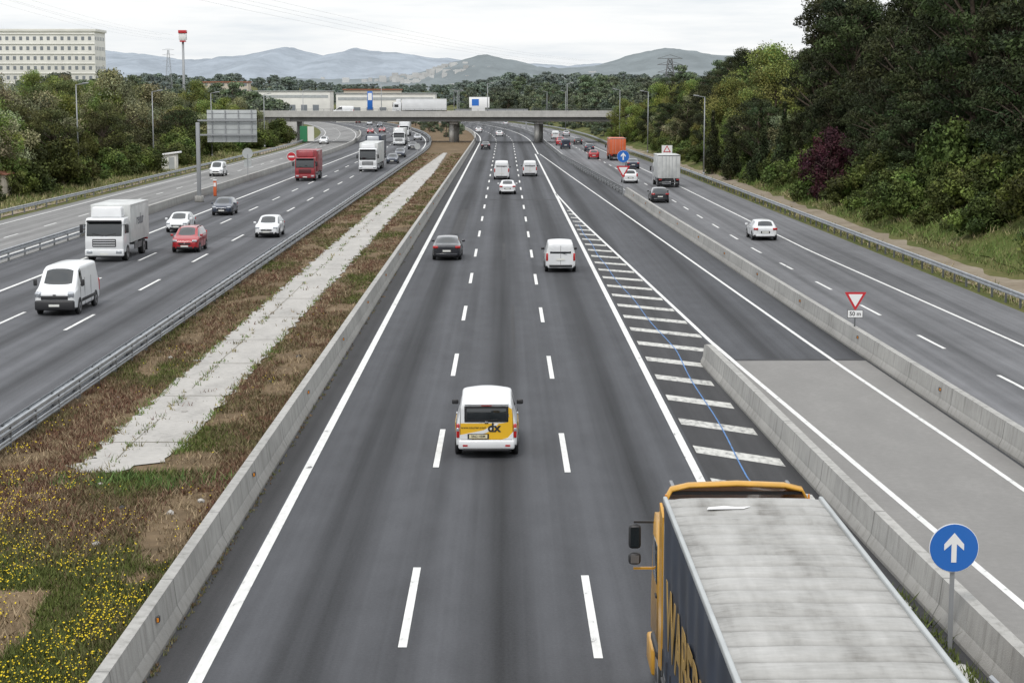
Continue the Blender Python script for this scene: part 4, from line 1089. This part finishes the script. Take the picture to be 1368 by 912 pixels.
bm=bmesh.new(); prof=[(y0,1.0),(y1-.02,.9),(y1,1.6),(y1-.1,1.9),(y1-.35,3.0),(y1-.7,3.35),(y0+.3,3.4),(y0,3.3)]
vs=[bm.verts.new((-1.24,y,z)) for y,z in prof]; fc=bm.faces.new(vs); ex=bmesh.ops.extrude_face_region(bm,geom=[fc])
for v_ in [g for g in ex['geom'] if isinstance(g,bmesh.types.BMVert)]: v_.co.x=1.24
bmesh.ops.recalc_face_normals(bm,faces=bm.faces); bmesh.ops.bevel(bm,geom=list(bm.edges),offset=.1,segments=3,affect='EDGES')
me=bpy.data.meshes.new('cab'); bm.to_mesh(me); bm.free(); me.materials.append(M['yellow_truck']); me.polygons.foreach_set('use_smooth',[True]*len(me.polygons)); obj('cab',me,e)
V=[];F=[]
pts=[(-1.18,3.35),(-1.2,3.8),(-1.1,3.98),(-.8,4.05),(0,4.08),(.8,4.05),(1.1,3.98),(1.2,3.8),(1.18,3.35)]
for y,dz,sc in ((y0-.05,0,1),(y0+.15,.02,1),(y0+.9,-.25,.96),(y0+1.7,-.62,.85)):
    for x,z in pts: V.append((x*sc,y,z+dz*(z-3.3)/.75 if z>3.4 else z))
for j in range(3):
    for i in range(8): F.append((j*9+i,j*9+i+1,(j+1)*9+i+1,(j+1)*9+i))
o=obj('roof_deflector',mesh('roof_deflector',V,F,M['yellow_truck'],None,True),e); md=o.modifiers.new('s','SOLIDIFY'); md.thickness=.04
box(e,'deflector_brace',(0,y0+.1,3.9),(2.2,.05,.05),M['black'])
for i,s in enumerate((1,-1)):
    V=[(s*1.245,y0+.02,.95),(s*1.245,y0+.02,3.75),(s*1.235,y0-.42,3.6),(s*1.235,y0-.42,1.0)]
    o=obj(f'side_fairing_{i}',mesh('side_fairing',V,[(0,1,2,3)],M['yellow_truck']),e); md=o.modifiers.new('s','SOLIDIFY'); md.thickness=.04
    box(e,f'side_window_{i}',(s*1.235,y1-.95,2.45),(.035,.85,.7),M['glass'],.015)
    box(e,f'door_handle_{i}',(s*1.25,y1-1.3,1.9),(.04,.2,.05),M['black'],.01)
    box(e,f'mirror_{i}',(s*1.56,y1-.35,2.72),(.22,.16,.44),M['black'],.06); box(e,f'wide_mirror_{i}',(s*1.56,y1-.35,2.32),(.22,.16,.22),M['black'],.06)
    box(e,f'mirror_glass_{i}',(s*1.56,y1-.437,2.72),(.16,.01,.36),M['glass']); box(e,f'wide_glass_{i}',(s*1.56,y1-.437,2.32),(.15,.01,.14),M['rim'])
    for k,z in enumerate((2.98,2.14)): box(e,f'mirror_arm_{i}_{k}',(s*1.38,y1-.35,z),(.4,.04,.04),M['yellow_truck'] if k else M['black'])
    box(e,f'step_{i}',(s*1.2,y1-.5,.62),(.2,1.1,.5),M['yellow_truck'],.05); wheel(e,f'f{i}',s*1.24,y1-1.45+.0,.52,s,.36); wheel(e,f'd{i}',s*1.24,y0-1.9,.52,s,.5)
    box(e,f'fender_{i}',(s*1.15,y0-1.9,1.12),(.4,1.4,.06),M['black'],.02); box(e,f'front_fender_{i}',(s*1.2,y1-1.45,1.06),(.2,1.2,.16),M['black'],.04)
    box(e,f'tank_{i}',(s*.95,y0-.5,.7),(.55,1.0,.55),M['rim'],.12); box(e,f'air_horn_{i}',(s*1.0,y0+.9,3.86),(.07,.5,.07),M['rim'],.02)
    box(e,f'marker_{i}',(s*1.19,y0-.06,3.85),(.03,.03,.12),M['amber'])
box(e,'rear_cab_panel',(0,y0-.01,2.2),(2.2,.04,2.2),M['black'],.01); box(e,'windscreen',(0,y1-.2,2.5),(2.2,.05,1.0),M['glass'],.02,(R(14),0,0)); box(e,'tractor_chassis',(0,29.5,.9),(.9,5.4,.28),M['black'])
box(e,'bumper',(0,y1-.05,.6),(2.44,.35,.5),M['yellow_truck'],.08)

# ------------------------------------------------------------------ sky, sun, camera
W=bpy.data.worlds.new('World'); S.world=W; W.use_nodes=True; nt=W.node_tree; nt.nodes.clear(); q=NB(nt)
out=q.n('ShaderNodeOutputWorld'); b1=q.n('ShaderNodeBackground'); b2=q.n('ShaderNodeBackground'); mx=q.n('ShaderNodeMixShader')
sky=q.n('ShaderNodeTexSky'); sky.sky_type='NISHITA'; sky.sun_disc=False; sky.sun_elevation=R(55); sky.sun_rotation=R(200)
q.L.new(sky.outputs[0],b1.inputs[0]); b1.inputs[1].default_value=.1
tc=q.n('ShaderNodeTexCoord').outputs['Generated']
n1=q.noise(tc,3.4,7,(1,1,13),.62); n2=q.noise(tc,11,5,(1,1,6),.6)
f=q.math('ADD',q.math('MULTIPLY',n1,.7),q.math('MULTIPLY',n2,.3))
cc=q.ramp(f,[(.38,(.72,.77,.83)),(.46,(.85,.88,.91)),(.54,(.95,.96,.97)),(.64,(1.0,1.0,1.0))])
sx=q.n('ShaderNodeSeparateXYZ'); q.L.new(tc,sx.inputs[0])
up=q.math('ADD',q.math('MULTIPLY',q.math('MAXIMUM',sx.outputs[2],0),.6),1.05)
q.L.new(cc,b2.inputs[0]); q.L.new(up,b2.inputs[1])
mx.inputs[0].default_value=.92
q.L.new(b1.outputs[0],mx.inputs[1]); q.L.new(b2.outputs[0],mx.inputs[2]); q.L.new(mx.outputs[0],out.inputs[0])
sl=bpy.data.lights.new('sun','SUN'); sl.energy=1.5; sl.angle=R(11); sl.color=(1,.96,.9)
so=bpy.data.objects.new('sun',sl); COL.objects.link(so)
az=R(200); el=R(55)
d=Vector((math.sin(az)*math.cos(el),math.cos(az)*math.cos(el),math.sin(el)))
so.rotation_euler=d.to_track_quat('Z','Y').to_euler()
cam=bpy.data.cameras.new('camera'); co=bpy.data.objects.new('camera',cam); COL.objects.link(co)
co.location=(0,0,10.5); co.rotation_euler=(R(90-7.65),0,R(-.21)); cam.sensor_width=36; cam.lens=64.47; cam.clip_end=30000; cam.clip_start=.1
S.camera=co
S.view_settings.view_transform='Standard'; S.view_settings.look='None'; S.view_settings.exposure=0
